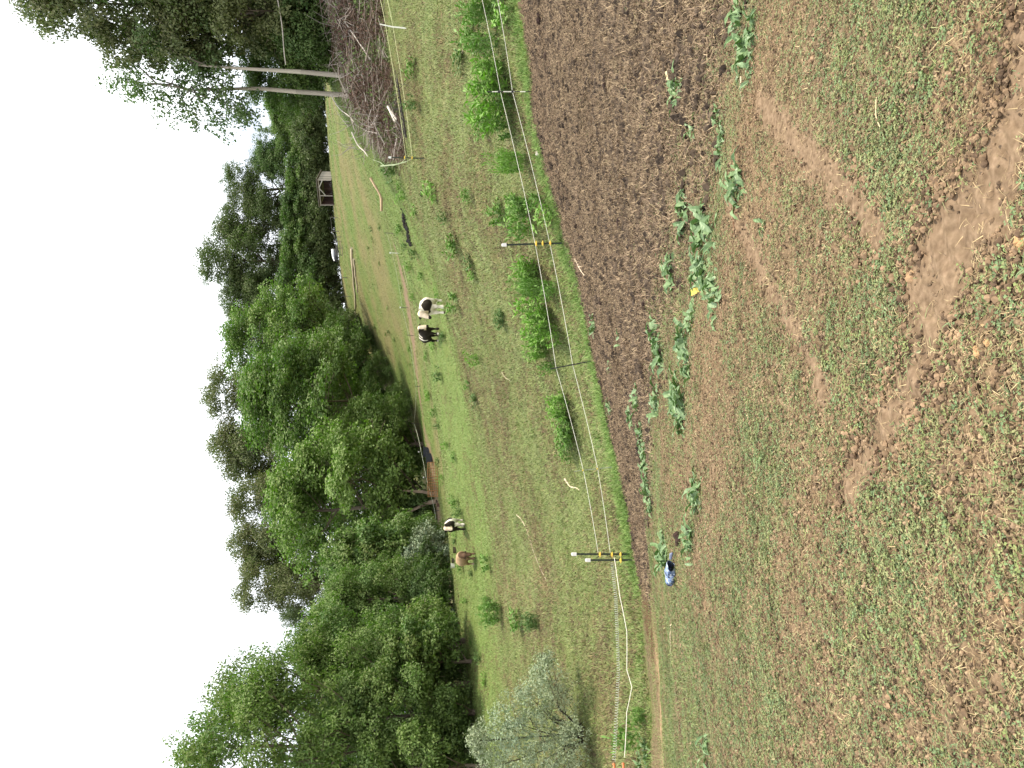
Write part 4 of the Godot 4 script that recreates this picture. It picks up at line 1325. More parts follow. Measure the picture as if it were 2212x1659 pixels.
func build_farm():
	rng.seed = 41
	# run-in shed on the crest
	var base := spot(719, 408)
	var o := thing("plank_shed", "open-fronted grey plank shed on the hill crest", "shed", base, -0.7)
	var grey := [Color(.30, .27, .235), Color(.24, .215, .19), Color(.34, .31, .27)]
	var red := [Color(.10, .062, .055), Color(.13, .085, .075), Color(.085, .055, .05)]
	var wd := 4.6
	plank_wall(o, Vector3(wd * .5, -.1, 1.3), Vector3(wd * .5, -.1, -1.6), 2.15, 1.8, 11, grey)
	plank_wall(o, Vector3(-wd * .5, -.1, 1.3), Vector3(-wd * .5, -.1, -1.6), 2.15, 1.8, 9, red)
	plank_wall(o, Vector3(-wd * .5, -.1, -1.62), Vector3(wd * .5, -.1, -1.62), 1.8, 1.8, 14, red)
	var r := Buf.new()
	r.box(Vector3(0, 2.08, -.1), Vector3(wd + .4, .06, 3.5), Color(.2, .17, .16), Basis(Vector3.RIGHT, -.115))
	part("roof", r.mesh(vmat(.8, .3)), o)
	var beam := Buf.new()
	beam.box(Vector3(0, 2.02, 1.36), Vector3(wd + .2, .16, .08), Color(.33, .29, .25))
	part("beam", beam.mesh(vmat(.9, .2)), o)
	for x in [-wd * .5 + .06, -.55, wd * .5 - .08]:
		var p := Buf.new()
		p.box(Vector3(x, .95, 1.34), Vector3(.12, 2.0, .12), Color(.36, .32, .28))
		part("post", p.mesh(vmat(.9, .2)), o)
	for q in [[Vector3(-.55, 1.0, 1.42), Vector3(.85, 2.0, 1.42)], [Vector3(.85, 2.0, 1.42), Vector3(2.2, 1.35, 1.42)]]:
		var p := Buf.new()
		p.tube(PackedVector3Array([q[0], q[1]]), PackedFloat32Array([.075, .075]), 4, Color(.5, .47, .42))
		part("brace", p.mesh(vmat(.9, .2)), o)
	# pipe gate on the hill
	var gb := spot(741, 536)
	o = thing("pipe_gate", "small pipe gate standing on the hill below the crest", "gate", gb, .15)
	for k in 5:
		var p := Buf.new()
		var y := .1 + k * .25
		p.tube(PackedVector3Array([Vector3(-1.15, y, 0), Vector3(1.15, y, 0)]), PackedFloat32Array([.035, .035]), 6, Color(.13, .12, .11))
		part("rail", p.mesh(vmat(.6, .4)), o)
	for x in [-1.15, 0.0, 1.15]:
		var p := Buf.new()
		p.tube(PackedVector3Array([Vector3(x, 0, 0), Vector3(x, 1.15, 0)]), PackedFloat32Array([.045, .045]), 6, Color(.11, .10, .09))
		part("upright", p.mesh(vmat(.6, .4)), o)
	# white cart by the gate
	o = thing("cart", "small white-topped cart with dark underside beside the pipe gate", "cart", spot(733, 552), .2)
	var cb := Buf.new()
	cb.box(Vector3(0, .55, 0), Vector3(2.0, .5, 1.1), Color(.05, .05, .06))
	part("body", cb.mesh(vmat(.6, .4)), o)
	var ct := Buf.new()
	ct.tube(PackedVector3Array([Vector3(-1.0, .8, 0), Vector3(-.4, .98, 0), Vector3(.4, 1.05, 0), Vector3(1.1, 1.1, 0)]), PackedFloat32Array([.1, .22, .3, .34]), 8, Color(.75, .76, .8))
	part("cover", ct.mesh(vmat(.5, .5), true), o)
	for x in [-.6, .6]:
		var w := Buf.new()
		w.tube(PackedVector3Array([Vector3(x, .26, .5), Vector3(x, .26, .64)]), PackedFloat32Array([.27, .27]), 12, Color(.03, .03, .03))
		part("wheel", w.mesh(vmat(.8, .3)), o)
	# rusty hay feeder cage
	var f0 := spot(949, 1066)
	var f1 := spot(944, 1005)
	var dir := (f1 - f0) * Vector3(1, 0, 1)
	var wid := dir.length()
	o = thing("hay_feeder", "rust-coloured rod cage hay feeder in front of the woodland", "feeder", (f0 + f1) * .5, 0.0)
	var bs := Basis(dir.normalized(), Vector3.UP, dir.normalized().cross(Vector3.UP))
	var rust := Color(.27, .145, .07)
	for side in [-.45, .45]:
		for k in 11:
			var p := Buf.new()
			var x := (k / 10.0 - .5) * wid
			var thick := .030 if k % 5 == 0 else .017
			p.tube(PackedVector3Array([bs * Vector3(x, -.05, side), bs * Vector3(x, .92, side)]), PackedFloat32Array([thick, thick]), 5, rust)
			part("rod", p.mesh(vmat(.9, .2)), o)
		for k in 6:
			var p := Buf.new()
			var thick := .03 if k % 5 == 0 else .018
			p.tube(PackedVector3Array([bs * Vector3(-wid * .5, .04 + k * .172, side), bs * Vector3(wid * .5, .04 + k * .172, side)]), PackedFloat32Array([thick, thick]), 5, rust)
			part("rail", p.mesh(vmat(.9, .2)), o)
	for x in [-.5, .5]:
		for k in 4:
			var p := Buf.new()
			p.tube(PackedVector3Array([bs * Vector3(x * wid, .1 + k * .26, -.45), bs * Vector3(x * wid, .1 + k * .26, .45)]), PackedFloat32Array([.018, .018]), 5, rust)
			part("end_rail", p.mesh(vmat(.9, .2)), o)
	# black troughs
	for q in [[927, 976, "upper black plastic trough by the woodland fence"], [933, 989, "lower black plastic trough next to the hay feeder"]]:
		o = thing("trough", q[2], "trough", spot(q[0], q[1]), .25, "black troughs")
		var b := Buf.new()
		var ring := func(rx: float, rz: float, y: float) -> PackedVector3Array:
			var out := PackedVector3Array()
			for k in 16:
				var t := TAU * k / 16.0
				out.append(Vector3(signf(cos(t)) * pow(absf(cos(t)), .6) * rx, y, signf(sin(t)) * pow(absf(sin(t)), .6) * rz))
			return out
		var rings := [ring.call(.40, .25, .0), ring.call(.47, .30, .46), ring.call(.50, .33, .48), ring.call(.50, .33, .52), ring.call(.44, .28, .52), ring.call(.37, .22, .06)]
		for k in 5:
			for i in 16:
				b.quad(rings[k][i], rings[k][(i + 1) % 16], rings[k + 1][(i + 1) % 16], rings[k + 1][i], Color(.018, .022, .035))
		for i in range(1, 15):
			b.tri(rings[5][0], rings[5][i], rings[5][i + 1], Color(.02, .022, .03))
		part("tub", b.mesh(vmat(.45, .5)), o)
	# small tubs, bucket, blocks
	for q in [[983, 1222, Vector3(.34, .30, .30), Color(.72, .7, .6), "white bucket on the ground behind the tan calf", "bucket"], [982, 1211, Vector3(.34, .2, .3), Color(.07, .055, .04), "dark tub beside the white bucket", "tub"], [985, 1188, Vector3(.44, .2, .3), Color(.10, .075, .05), "brown tub between the frontal cow and the tan calf", "tub"], [949, 1091, Vector3(.40, .22, .3), Color(.11, .06, .045), "reddish brown tub past the hay feeder", "tub"], [945, 1083, Vector3(.3, .14, .3), Color(.06, .045, .035), "small dark tub next to the reddish one", "tub"]]:
		var p := spot(q[0], q[1])
		var b := Buf.new()
		var s: Vector3 = q[2]
		b.tube(PackedVector3Array([Vector3(0, -.02, 0), Vector3(0, s.y * .96, 0), Vector3(0, s.y, 0), Vector3(0, s.y, 0), Vector3(0, .05, 0)]), PackedFloat32Array([s.x * .42, s.x * .5, s.x * .53, s.x * .46, s.x * .38]), 14, q[3])
		single(q[5], b.mesh(vmat(.6, .4)), q[4], q[5], p, "tubs near the woodland fence")
	# pale stump with a board
	o = thing("stump", "pale cut stump with a board under the big round tree", "stump", spot(921, 1062), .3)
	var sb := Buf.new()
	sb.tube(PackedVector3Array([Vector3(0, -.05, 0), Vector3(.02, .3, 0), Vector3(.0, .52, 0)]), PackedFloat32Array([.3, .24, .25]), 12, Color(.25, .22, .16))
	part("wood", sb.mesh(vmat(.9, .2)), o)
	sb = Buf.new()
	sb.box(Vector3(0, .56, 0), Vector3(.85, .06, .4), Color(.34, .31, .22))
	part("board", sb.mesh(vmat(.9, .2)), o)
	# forked pale trunk under the big round tree
	var tp := stand(1082, 81)
	var tb := Buf.new()
	tb.tube(PackedVector3Array([Vector3(0, -.2, 0), Vector3(-.2, .8, 0), Vector3(-.7, 1.8, 0), Vector3(-1.2, 3.2, 0)]), PackedFloat32Array([.22, .18, .14, .1]), 8, Color(.26, .2, .15), .1)
	tb.tube(PackedVector3Array([Vector3(.6, -.2, 0), Vector3(.9, 1.2, .1), Vector3(1.0, 3.0, 0)]), PackedFloat32Array([.17, .14, .1]), 8, Color(.26, .2, .15), .1)
	single("forked_trunk", tb.mesh(vmat(.9, .2)), "forked light brown trunk leaning under the big round tree", "trunk", tp)

func log_at(called: String, label: String, a: Vector3, b: Vector3, r0: float, r1: float, col: Color, group := "", category := "log", bend := .0, forks := 0):
	var bu := Buf.new()
	var pts := PackedVector3Array()
	var rad := PackedFloat32Array()
	var side := (b - a).cross(Vector3.UP).normalized()
	for k in 9:
		var t := k / 8.0
		var p := a.lerp(b, t) + side * bend * sin(t * 5.0) + side * rv(-.25, .25) * r0
		if not label.contains("hang"):
			p.y = maxf(p.y, gy(p.x, p.z) + lerpf(r0, r1, t) * .7)
		pts.append(p)
		rad.append(lerpf(r0, r1, t) * rv(.92, 1.08))
	bu.tube(pts, rad, 7, col, .1)
	for k in forks:
		var p := pts[2 + (k * 3) % 6]
		var d := (b - a).normalized() * a.distance_to(b) * .25 + side * rv(-1, 1) * a.distance_to(b) * .2 + Vector3(0, .02, 0)
		bu.tube(PackedVector3Array([p, p + d]), PackedFloat32Array([r1 * 1.1, r1 * .5]), 5, col)
	return single(called, bu.mesh(vmat(.9, .25)), label, category, Vector3.ZERO, group)

func build_wood():
	rng.seed = 63
	var pale := Color(.5, .42, .3)
	log_at("log", "longer pale log lying across the hill", spot(762, 536), spot(769, 682), .20, .11, pale, "logs on the hill", "log", .2)
	log_at("log", "shorter pale log beside the long one on the hill", spot(766, 560), spot(773, 630), .15, .10, pale, "logs on the hill", "log", .1)
	log_at("log", "weathered thick log with bark at the edge of the brush", spot(824, 420) + Vector3(1.05, 0, 0), spot(824, 420) - Vector3(1.05, 0, 0), .11, .085, Color(.42, .3, .2), "", "log", .0, 0)
	log_at("branch", "long thin pale branch drooping beside the brown path", at(852, 505, 60), spot(883, 620), .035, .015, Color(.5, .45, .3), "fallen branches in the pasture", "branch", .25)
	log_at("branch", "long crooked pale branch lying in the open pasture", spot(1117, 1112), spot(1181, 1240), .022, .012, pale, "fallen branches in the pasture", "branch", -.25)
	log_at("branch", "bent bleached stick behind the thin pale post", spot(1222, 1034), spot(1252, 1064), .032, .012, Color(.6, .5, .36), "fallen branches in the pasture", "branch", .08)
	log_at("branch", "curved twig lying past the large weed patch", spot(1085, 804), spot(1105, 828), .016, .008, pale, "fallen branches in the pasture", "branch", .06)
	log_at("branch", "bleached bit of wood near the frame end of the pasture", spot(1003, 105), spot(998, 118), .03, .015, pale, "fallen branches in the pasture", "branch")
	log_at("stick", "forked pale stick lying on the mulch", spot(1243, 560), spot(1271, 611), .017, .010, Color(.6, .49, .36), "", "stick", .03, 1)
	log_at("stick", "straight thin stick on the lawn past the blue bundle", spot(1453, 1346), spot(1449, 1430), .010, .006, Color(.5, .4, .27), "", "stick", .05)
	log_at("stick", "dark curved stick by the big glossy plant", spot(1388, 1602), spot(1412, 1642), .016, .008, Color(.16, .11, .07), "", "stick", .12)
	log_at("stick", "dry hollow stalk beside the single dock", spot(1444, 155), spot(1450, 185), .022, .016, Color(.5, .42, .26), "", "stick", .02)
	log_at("stick", "thin pale straw stem standing out on the worn lawn", spot(1906, 210), spot(1908, 310), .0035, .0025, Color(.5, .42, .26), "", "stick", .02)
	log_at("stick", "pale bark strip in the leafy row", spot(1603, 165), spot(1604, 225), .009, .005, Color(.5, .4, .28), "", "stick", .03)
	log_at("stick", "thin dark root beside the compact weed", spot(1590, 430), spot(1580, 515), .008, .005, Color(.16, .09, .055), "", "stick", .05)
	# pale stone on the bright edge
	var stone := Buf.new()
	lump(stone, Vector3(0, .02, 0), .085, Color(.6, .55, .48))
	single("stone", stone.mesh(vmat(.9, .2)), "pale stone lying on the bright grass edge", "stone", spot(1163, 331))
	# clods and stones of the worn foreground
	var clods := [[2112, 761, .030, "largest flat orange stone, by the wheel track"], [2134, 740, .022, "orange stone just beside the largest flat one"], [2166, 758, .018, "small orange stone past the largest flat one"], [2199, 625, .035, "tan clod by the frame edge below the track bend"], [2204, 525, .045, "broad orange clod at the frame edge"], [2147, 1291, .030, "tan clod above a dark clod"], [2184, 1306, .034, "dark-edged clod at the frame edge"], [2072, 1493, .026, "curled tan clod alone on the worn lawn"], [2140, 1415, .020, "yellowish clod on the worn lawn"], [1960, 600, .045, "broken ridge clod beside the churned mud"], [1915, 650, .04, "clod where the track has torn the turf"], [1900, 668, .03, "smaller clod where the track has torn the turf"]]
	for i in clods.size():
		var c: Array = clods[i]
		var b := Buf.new()
		for k in 4:
			lump(b, Vector3(rv(-.4, .4), .05, rv(-.4, .4)) * c[2], c[2] * rv(.3, .55), Color(.40, .25, .13) if c[3].contains("orange") else Color(.32, .21, .125))
		single("clod" if c[3].contains("clod") else "stone", b.mesh(vmat(.95, .15)), c[3], "clod" if c[3].contains("clod") else "stone", spot(c[0], c[1]), "clods and stones on the worn lawn")
	var dung := [[1180, 125, .10], [1165, 38, .11], [1245, 485, .09], [1213, 290, .08], [1310, 175, .09], [1490, 1140, .07], [1470, 1160, .08], [1340, 480, .07], [1300, 650, .08], [1395, 660, .07], [1425, 175, .06], [1430, 330, .06]]
	for i in dung.size():
		var c: Array = dung[i]
		var b := Buf.new()
		for k in 5:
			lump(b, Vector3(rv(-.7, .7), .2, rv(-.7, .7)) * c[2], c[2] * rv(.35, .7), Color(.045, .032, .026))
		single("dark_clod", b.mesh(vmat(.95, .15)), "black crumbly clod lying on the mulch", "clod", spot(c[0], c[1]), "black clods on the mulch")
	# black heap in the pasture
	var hb := Buf.new()
	for k in 90:
		var t := rng.randf()
		var p := spot(lerpf(872, 888, t), lerpf(458, 530, t)) + Vector3(rv(-.2, .2), 0, rv(-.35, .35))
		p.y = gy(p.x, p.z)
		lump(hb, p + Vector3(0, .04, 0), rv(.06, .17), Color(.022, .02, .02))
	single("black_heap", hb.mesh(vmat(.9, .2)), "long low heap of black debris in the weedy strip", "heap")
	single_lumps("dark_clod", [[912, 418, .14]], "black lump in the pasture grass near the weathered log")
	# blue bundle: a crumpled patterned roll
	build_bundle()
	build_brush()

func single_lumps(called: String, at_list: Array, label: String):
	for c in at_list:
		var b := Buf.new()
		for k in 5:
			lump(b, Vector3(rv(-.7, .7), .2, rv(-.7, .7)) * c[2], c[2] * rv(.4, .8), Color(.04, .032, .028))
		single(called, b.mesh(vmat(.95, .15)), label, "clod", spot(c[0], c[1]))

func build_bundle():
	rng.seed = 8
	var p0 := spot(1460, 1222)
	var p1 := spot(1459, 1256)
	var o := thing("cloth_bundle", "crumpled blue and white mottled cloth bundle on the lawn", "bundle", p0)
	var ax := p1 - p0
	var side := ax.cross(Vector3.UP).normalized()
	var b := Buf.new()
	var n := 26
	var m := 18
	var rings := []
	for k in n + 1:
		var t := float(k) / n
		var r := .062 * (0.55 + 0.45 * minf(1.0, sin(PI * clampf(t * .9 + .08, 0.0, 1.0)) * 1.6))
		var ring := []
		for i in m:
			var a := TAU * i / m
			var q := r * (1.0 + .22 * n_fine.get_noise_2d(t * 3.0, a * .35) + .14 * sin(a * 3.0 + t * 9.0))
			ring.append(ax * t + side * cos(a) * q * 1.15 + Vector3(0, sin(a) * q * .8 + .05, 0))
		rings.append(ring)
	for k in n:
		for i in m:
			var u := n_fine.get_noise_2d(k * .37, i * .41)
			var c := Color(.22, .29, .42) if u > .02 else Color(.09, .13, .24)
			if u > .28: c = Color(.42, .47, .53)
			if u < -.38: c = Color(.02, .025, .05)
			b.quad(rings[k][i], rings[k][(i + 1) % m], rings[k + 1][(i + 1) % m], rings[k + 1][i], c)
	part("cloth", b.mesh(vmat(.85, .25)), o)
	var d := Buf.new()
	d.tube(PackedVector3Array([ax * .96 + Vector3(0, .05, 0), ax * 1.04 + Vector3(0, .045, 0), ax * 1.09 + Vector3(0, .03, 0)]), PackedFloat32Array([.042, .045, .02]), 10, Color(.035, .035, .07))
	part("dark_end", d.mesh(vmat(.8, .3)), o)
	d = Buf.new()
	d.tube(PackedVector3Array([side * .07 + Vector3(0, .04, 0), side * .1 - ax * .12 + Vector3(0, .03, 0), side * .1 - ax * .2 + Vector3(0, .02, 0)]), PackedFloat32Array([.014, .018, .008]), 6, Color(.16, .18, .26))
	part("strap", d.mesh(vmat(.8, .3)), o)

func build_brush():
	rng.seed = 17
	# heap of cut branches along the slope
	var o := thing("brush_pile", "long heap of cut grey and brown branches under the trees", "brush pile", stand(150, 39))
	var base := o.position
	var b := Buf.new()
	var tones := [Color(.15, .11, .09), Color(.24, .20, .17), Color(.10, .068, .052), Color(.38, .33, .29), Color(.08, .052, .042)]
	for k in 2600:
		var iy := rv(-60, 345)
		var t := rng.randf()
		var p := stand(iy, lerpf(36.5, 45.0, t))
		var hill := 1.5 * sin(PI * clampf(t * 1.05, 0.0, 1.0)) * smoothstep(360.0, 250.0, iy)
		p.y += rng.randf() * hill + .05
		var l := rv(.5, 2.2)
		var d := rdir()
		d.y *= .35
		var bend := rdir() * l * .16
		var r := rv(.005, .014) if k % 25 else rv(.025, .05)
		var c: Color = tones[rng.randi() % 5]
		b.tube(PackedVector3Array([p - d * l * .5 - base, p + bend - base, p + d * l * .5 + bend - base]), PackedFloat32Array([r, r * .8, r * .4]), 4 if r < .03 else 6, c)
	part("branches", b.mesh(vmat(.95, .15)), o, "stuff")
	# upright forks that spray out of the heap
	var s := Buf.new()
	for q in [[755, 60, 40.0], [740, 130, 41.0], [790, 90, 38.5], [720, 40, 42.0], [770, 20, 39.5], [800, 270, 38.0], [745, 230, 41.0], [780, 180, 39.0], [760, 300, 41.0]]:
		var p := at(q[0] + 25, q[1], q[2])
		for k in 15:
			p = at(q[0] + rv(0, 40), q[1] + rv(-45, 45), q[2])
			var d := (Vector3(0, .55, 0) + rdir()).normalized()
			var l := rv(.7, 1.9)
			s.tube(PackedVector3Array([p - base, p + d * l * .5 + rdir() * .12 - base, p + d * l + rdir() * .25 - base]), PackedFloat32Array([.018, .010, .004]), 4, Color(.34, .30, .27) * rv(.7, 1.25))
	part("twigs", s.mesh(vmat(.95, .15)), o, "stuff")
	# dead leaves and a little green in the heap
	var lf := Buf.new()
	for k in 9000:
		var iy := rv(-50, 345)
		var t := rng.randf()
		var p := stand(iy, lerpf(36.6, 44.5, t))
		p.y += pow(rng.randf(), .6) * 1.2 * sin(PI * t) * smoothstep(360.0, 250.0, iy)
		var green := n_patch.get_noise_2d(p.x * 3.0, p.z * 3.0 + 50.0) > .12
		var c := Color(.14, .19, .07) if green else Color(.13, .085, .065)
		flat_leaf(lf, p - base, rdir(), rdir(), rv(.1, .22), rv(.06, .12), c * rv(.6, 1.4))
	part("dead_leaves", lf.mesh(vmat(.9, .2)), o, "stuff")
	var white := Color(.55, .5, .44)
	var gr := "pale wood lying at the brush pile"
	log_at("pole", "pale barked pole leaning out of the brush pile", at(838, 230, 36.5), at(853, 262, 35.6), .05, .04, white, gr, "log")
	log_at("pole", "broken pale stub beside the leaning pole", at(845, 241, 36.2), at(856, 258, 35.6), .04, .03, white, gr, "log")
	log_at("pole", "long black dead stem hanging along the wire", at(858, 170, 34.6), at(877, 296, 33.9), .03, .045, Color(.05, .045, .04), gr, "branch")
	log_at("pole", "arched thin branch hanging over the brush pile", at(740, 40, 40), at(800, 128, 37.4), .025, .03, white * .8, gr, "branch")
	log_at("pole", "light branch hanging down the pile towards the weathered log", at(760, 285, 40), at(795, 345, 39), .035, .02, white * .85, gr, "branch", .2)
	log_at("pole", "thin pale branch hanging beside the bare trunk", at(715, 205, 45), at(765, 270, 40.5), .03, .02, white * .8, gr, "branch", .15)
	log_at("vine", "long pale vine hanging down through the dark leaves", at(598, -10, 43), at(620, 145, 43), .03, .02, white, gr, "vine", .35)
	# dark stem's twigs
	var dk := Buf.new()
	for k in 60:
		var t := rng.randf()
		var p := at(lerpf(858, 877, t), lerpf(180, 296, t), 34.2)
		var d := (rdir() + Vector3(.0, .35, .2)).normalized()
		dk.tube(PackedVector3Array([p, p + d * rv(.2, .4), p + d * rv(.5, .8) + rdir() * .1]), PackedFloat32Array([.012, .008, .003]), 4, Color(.09, .08, .075))
	single("dead_twigs", dk.mesh(vmat(.9, .2)), "spray of dark dead twigs along the fallen black stem", "branch")

# ---------------------------------------------------------------- cows

func nets(bones: Array, cell: float, k_soft: float) -> Array:
	var lo := Vector3(1e9, 1e9, 1e9)
	var hi := -lo
	for b in bones:
		for e in [[b[0], b[2]], [b[1], b[3]]]:
			lo = lo.min(e[0] - Vector3.ONE * (e[1] + cell * 2.5))
			hi = hi.max(e[0] + Vector3.ONE * (e[1] + cell * 2.5))
	var nx := int((hi.x - lo.x) / cell) + 2
	var ny := int((hi.y - lo.y) / cell) + 2
	var nz := int((hi.z - lo.z) / cell) + 2
	var f := PackedFloat32Array()
	f.resize(nx * ny * nz)
	f.fill(1.0)
	for b in bones:
		var pa: Vector3 = b[0]
		var pb: Vector3 = b[1]
		var ra: float = b[2]
		var rb: float = b[3]
		var pad := maxf(ra, rb) + k_soft + cell * 2.0
		var l := ((pa.min(pb) - Vector3.ONE * pad - lo) / cell).floor()
		var h := ((pa.max(pb) + Vector3.ONE * pad - lo) / cell).ceil()
		var ab := pb - pa
		var len2 := maxf(ab.length_squared(), 1e-6)
		for z in range(maxi(0, int(l.z)), mini(nz, int(h.z) + 1)):
			for y in range(maxi(0, int(l.y)), mini(ny, int(h.y) + 1)):
				for x in range(maxi(0, int(l.x)), mini(nx, int(h.x) + 1)):
					var p := lo + Vector3(x, y, z) * cell - pa
					var t := clampf(p.dot(ab) / len2, 0.0, 1.0)
					var d := (p - ab * t).length() - lerpf(ra, rb, t)
					var i := (z * ny + y) * nx + x
					var e := f[i]
					var hh := maxf(k_soft - absf(d - e), 0.0) / k_soft
					f[i] = minf(d, e) - hh * hh * k_soft * 0.25
	var ids := {}
	var v := PackedVector3Array()
	var quads := PackedInt32Array()
	var step := [1, nx, nx * ny]
	for z in range(1, nz - 1):
		for y in range(1, ny - 1):
			for x in range(1, nx - 1):
				var i := (z * ny + y) * nx + x
				var s := Vector3.ZERO
				var n := 0
				var first := f[i] < 0.0
				var mixed := false
				for c in 8:
					var j: int = i + (1 if c & 1 else 0) + (nx if c & 2 else 0) + (nx * ny if c & 4 else 0)
					if (f[j] < 0.0) != first:
						mixed = true
						break
				if not mixed:
					continue
				for c in 8:
					for ax in 3:
						if c & (1 << ax):
							continue
						var c2 := c | (1 << ax)
						var j: int = i + (1 if c & 1 else 0) + (nx if c & 2 else 0) + (nx * ny if c & 4 else 0)
						var j2: int = j + step[ax]
						if (f[j] < 0.0) != (f[j2] < 0.0):
							var t := f[j] / (f[j] - f[j2])
							var p := Vector3(c & 1, (c >> 1) & 1, (c >> 2) & 1).lerp(Vector3(c2 & 1, (c2 >> 1) & 1, (c2 >> 2) & 1), t)
							s += p
							n += 1
				ids[i] = v.size()
				v.append(lo + (Vector3(x, y, z) + s / n) * cell)
	for i in ids:
		for ax in 3:
			var j: int = i + step[ax]
			if (f[i] < 0.0) == (f[j] < 0.0):
				continue
			var a: int = step[(ax + 1) % 3]
			var b: int = step[(ax + 2) % 3]
			if ids.has(i - a) and ids.has(i - b) and ids.has(i - a - b):
				var q := [ids[i], ids[i - a], ids[i - a - b], ids[i - b]]
				if f[i] < 0.0:
					q.reverse()
				quads.append_array([q[0], q[1], q[2], q[0], q[2], q[3]])
	return [v, quads]

func skin(shape: Array, paint: Callable) -> ArrayMesh:
	var v: PackedVector3Array = shape[0]
	var st := SurfaceTool.new()
	st.begin(Mesh.PRIMITIVE_TRIANGLES)
	st.set_smooth_group(0)
	for p in v:
		st.set_color(paint.call(p))
		st.add_vertex(p)
	for i in shape[1]:
		st.add_index(i)
	st.generate_normals()
	var m := st.commit()
	m.surface_set_material(0, vmat(.8, .25))
	return m

func cow_bones(grazing: bool, turn: float) -> Array:
	var b := [
		[Vector3(.48, .86, 0), Vector3(0, .80, 0), .31, .35], [Vector3(0, .80, 0), Vector3(-.55, .88, 0), .35, .29], [Vector3(.42, 1.06, 0), Vector3(-.62, 1.07, 0), .17, .17], [Vector3(.50, .66, 0), Vector3(.62, .92, 0), .17, .19]]
	for s in [-1.0, 1.0]:
		b.append([Vector3(.45, .78, .14 * s), Vector3(.47, .42, .15 * s), .14, .072])
		b.append([Vector3(.47, .42, .15 * s), Vector3(.46, .12, .15 * s), .066, .046])
		b.append([Vector3(.46, .12, .15 * s), Vector3(.49, .045, .15 * s), .05, .06])
		b.append([Vector3(-.52, .86, .13 * s), Vector3(-.40, .58, .17 * s), .22, .13])
		b.append([Vector3(-.40, .58, .17 * s), Vector3(-.64, .42, .17 * s), .11, .066])
		b.append([Vector3(-.64, .42, .17 * s), Vector3(-.60, .12, .17 * s), .06, .046])
		b.append([Vector3(-.60, .12, .17 * s), Vector3(-.57, .045, .17 * s), .05, .06])
	if grazing:
		var h := Vector3(.95, .62, turn)
		b.append([Vector3(.52, .95, 0), h, .20, .15])
		b.append([h, h + Vector3(.16, -.30, turn * .3), .135, .09])
	else:
		var h := Vector3(.84, 1.10, turn * .32)
		b.append([Vector3(.50, 1.0, 0), h, .22, .15])
		var m := h + Vector3(.24, -.40, turn * .30)
		b.append([h + Vector3(.02, .04, 0), h.lerp(m, .5), .135, .115])
		b.append([h.lerp(m, .5), m, .098, .085])
	return b

func cow(called: String, label: String, shape: Array, p: Vector3, yaw: float, size: float, paint: Callable, head: Vector3, ears: Array, tail: Color, muzzle: Color):
	var o := thing(called, label, "cow", p, yaw, "cattle in the pasture")
	var q := part("body", skin(shape, paint), o)
	q.scale = Vector3.ONE * size
	for s in [0, 1]:
		var b := Buf.new()
		var sd := -1.0 if s == 0 else 1.0
		var e := head + Vector3(-.02, .06, .11 * sd)
		var tip := e + Vector3(-.03, -.03, .20 * sd)
		var mid := e.lerp(tip, .5)
		for k in [1.0, -1.0]:
			b.tri(e, mid + Vector3(.03 * k, .075, 0), tip, ears[s])
			b.tri(e, mid + Vector3(.03 * k, -.075, 0), tip, ears[s])
		var n := part("ear", b.mesh(vmat(.8, .25)), o)
		n.scale = q.scale
	var t := Buf.new()
	t.tube(PackedVector3Array([Vector3(-.78, 1.08, 0), Vector3(-.88, .95, .02), Vector3(-.88, .55, .03), Vector3(-.86, .40, .03)]), PackedFloat32Array([.03, .025, .022, .035]), 6, tail)
	part("tail", t.mesh(vmat(.9, .2)), o).scale = q.scale
	var ed := Buf.new()
	var fwd := Vector3(.20, -.27, 0).normalized()
	for sd in [-1.0, 1.0]:
		ed.box(head + Vector3(.10, .02, .105 * sd), Vector3(.05, .05, .035), Color(.02, .015, .012))
	part("eyes", ed.mesh(vmat(.3, .5)), o).scale = q.scale

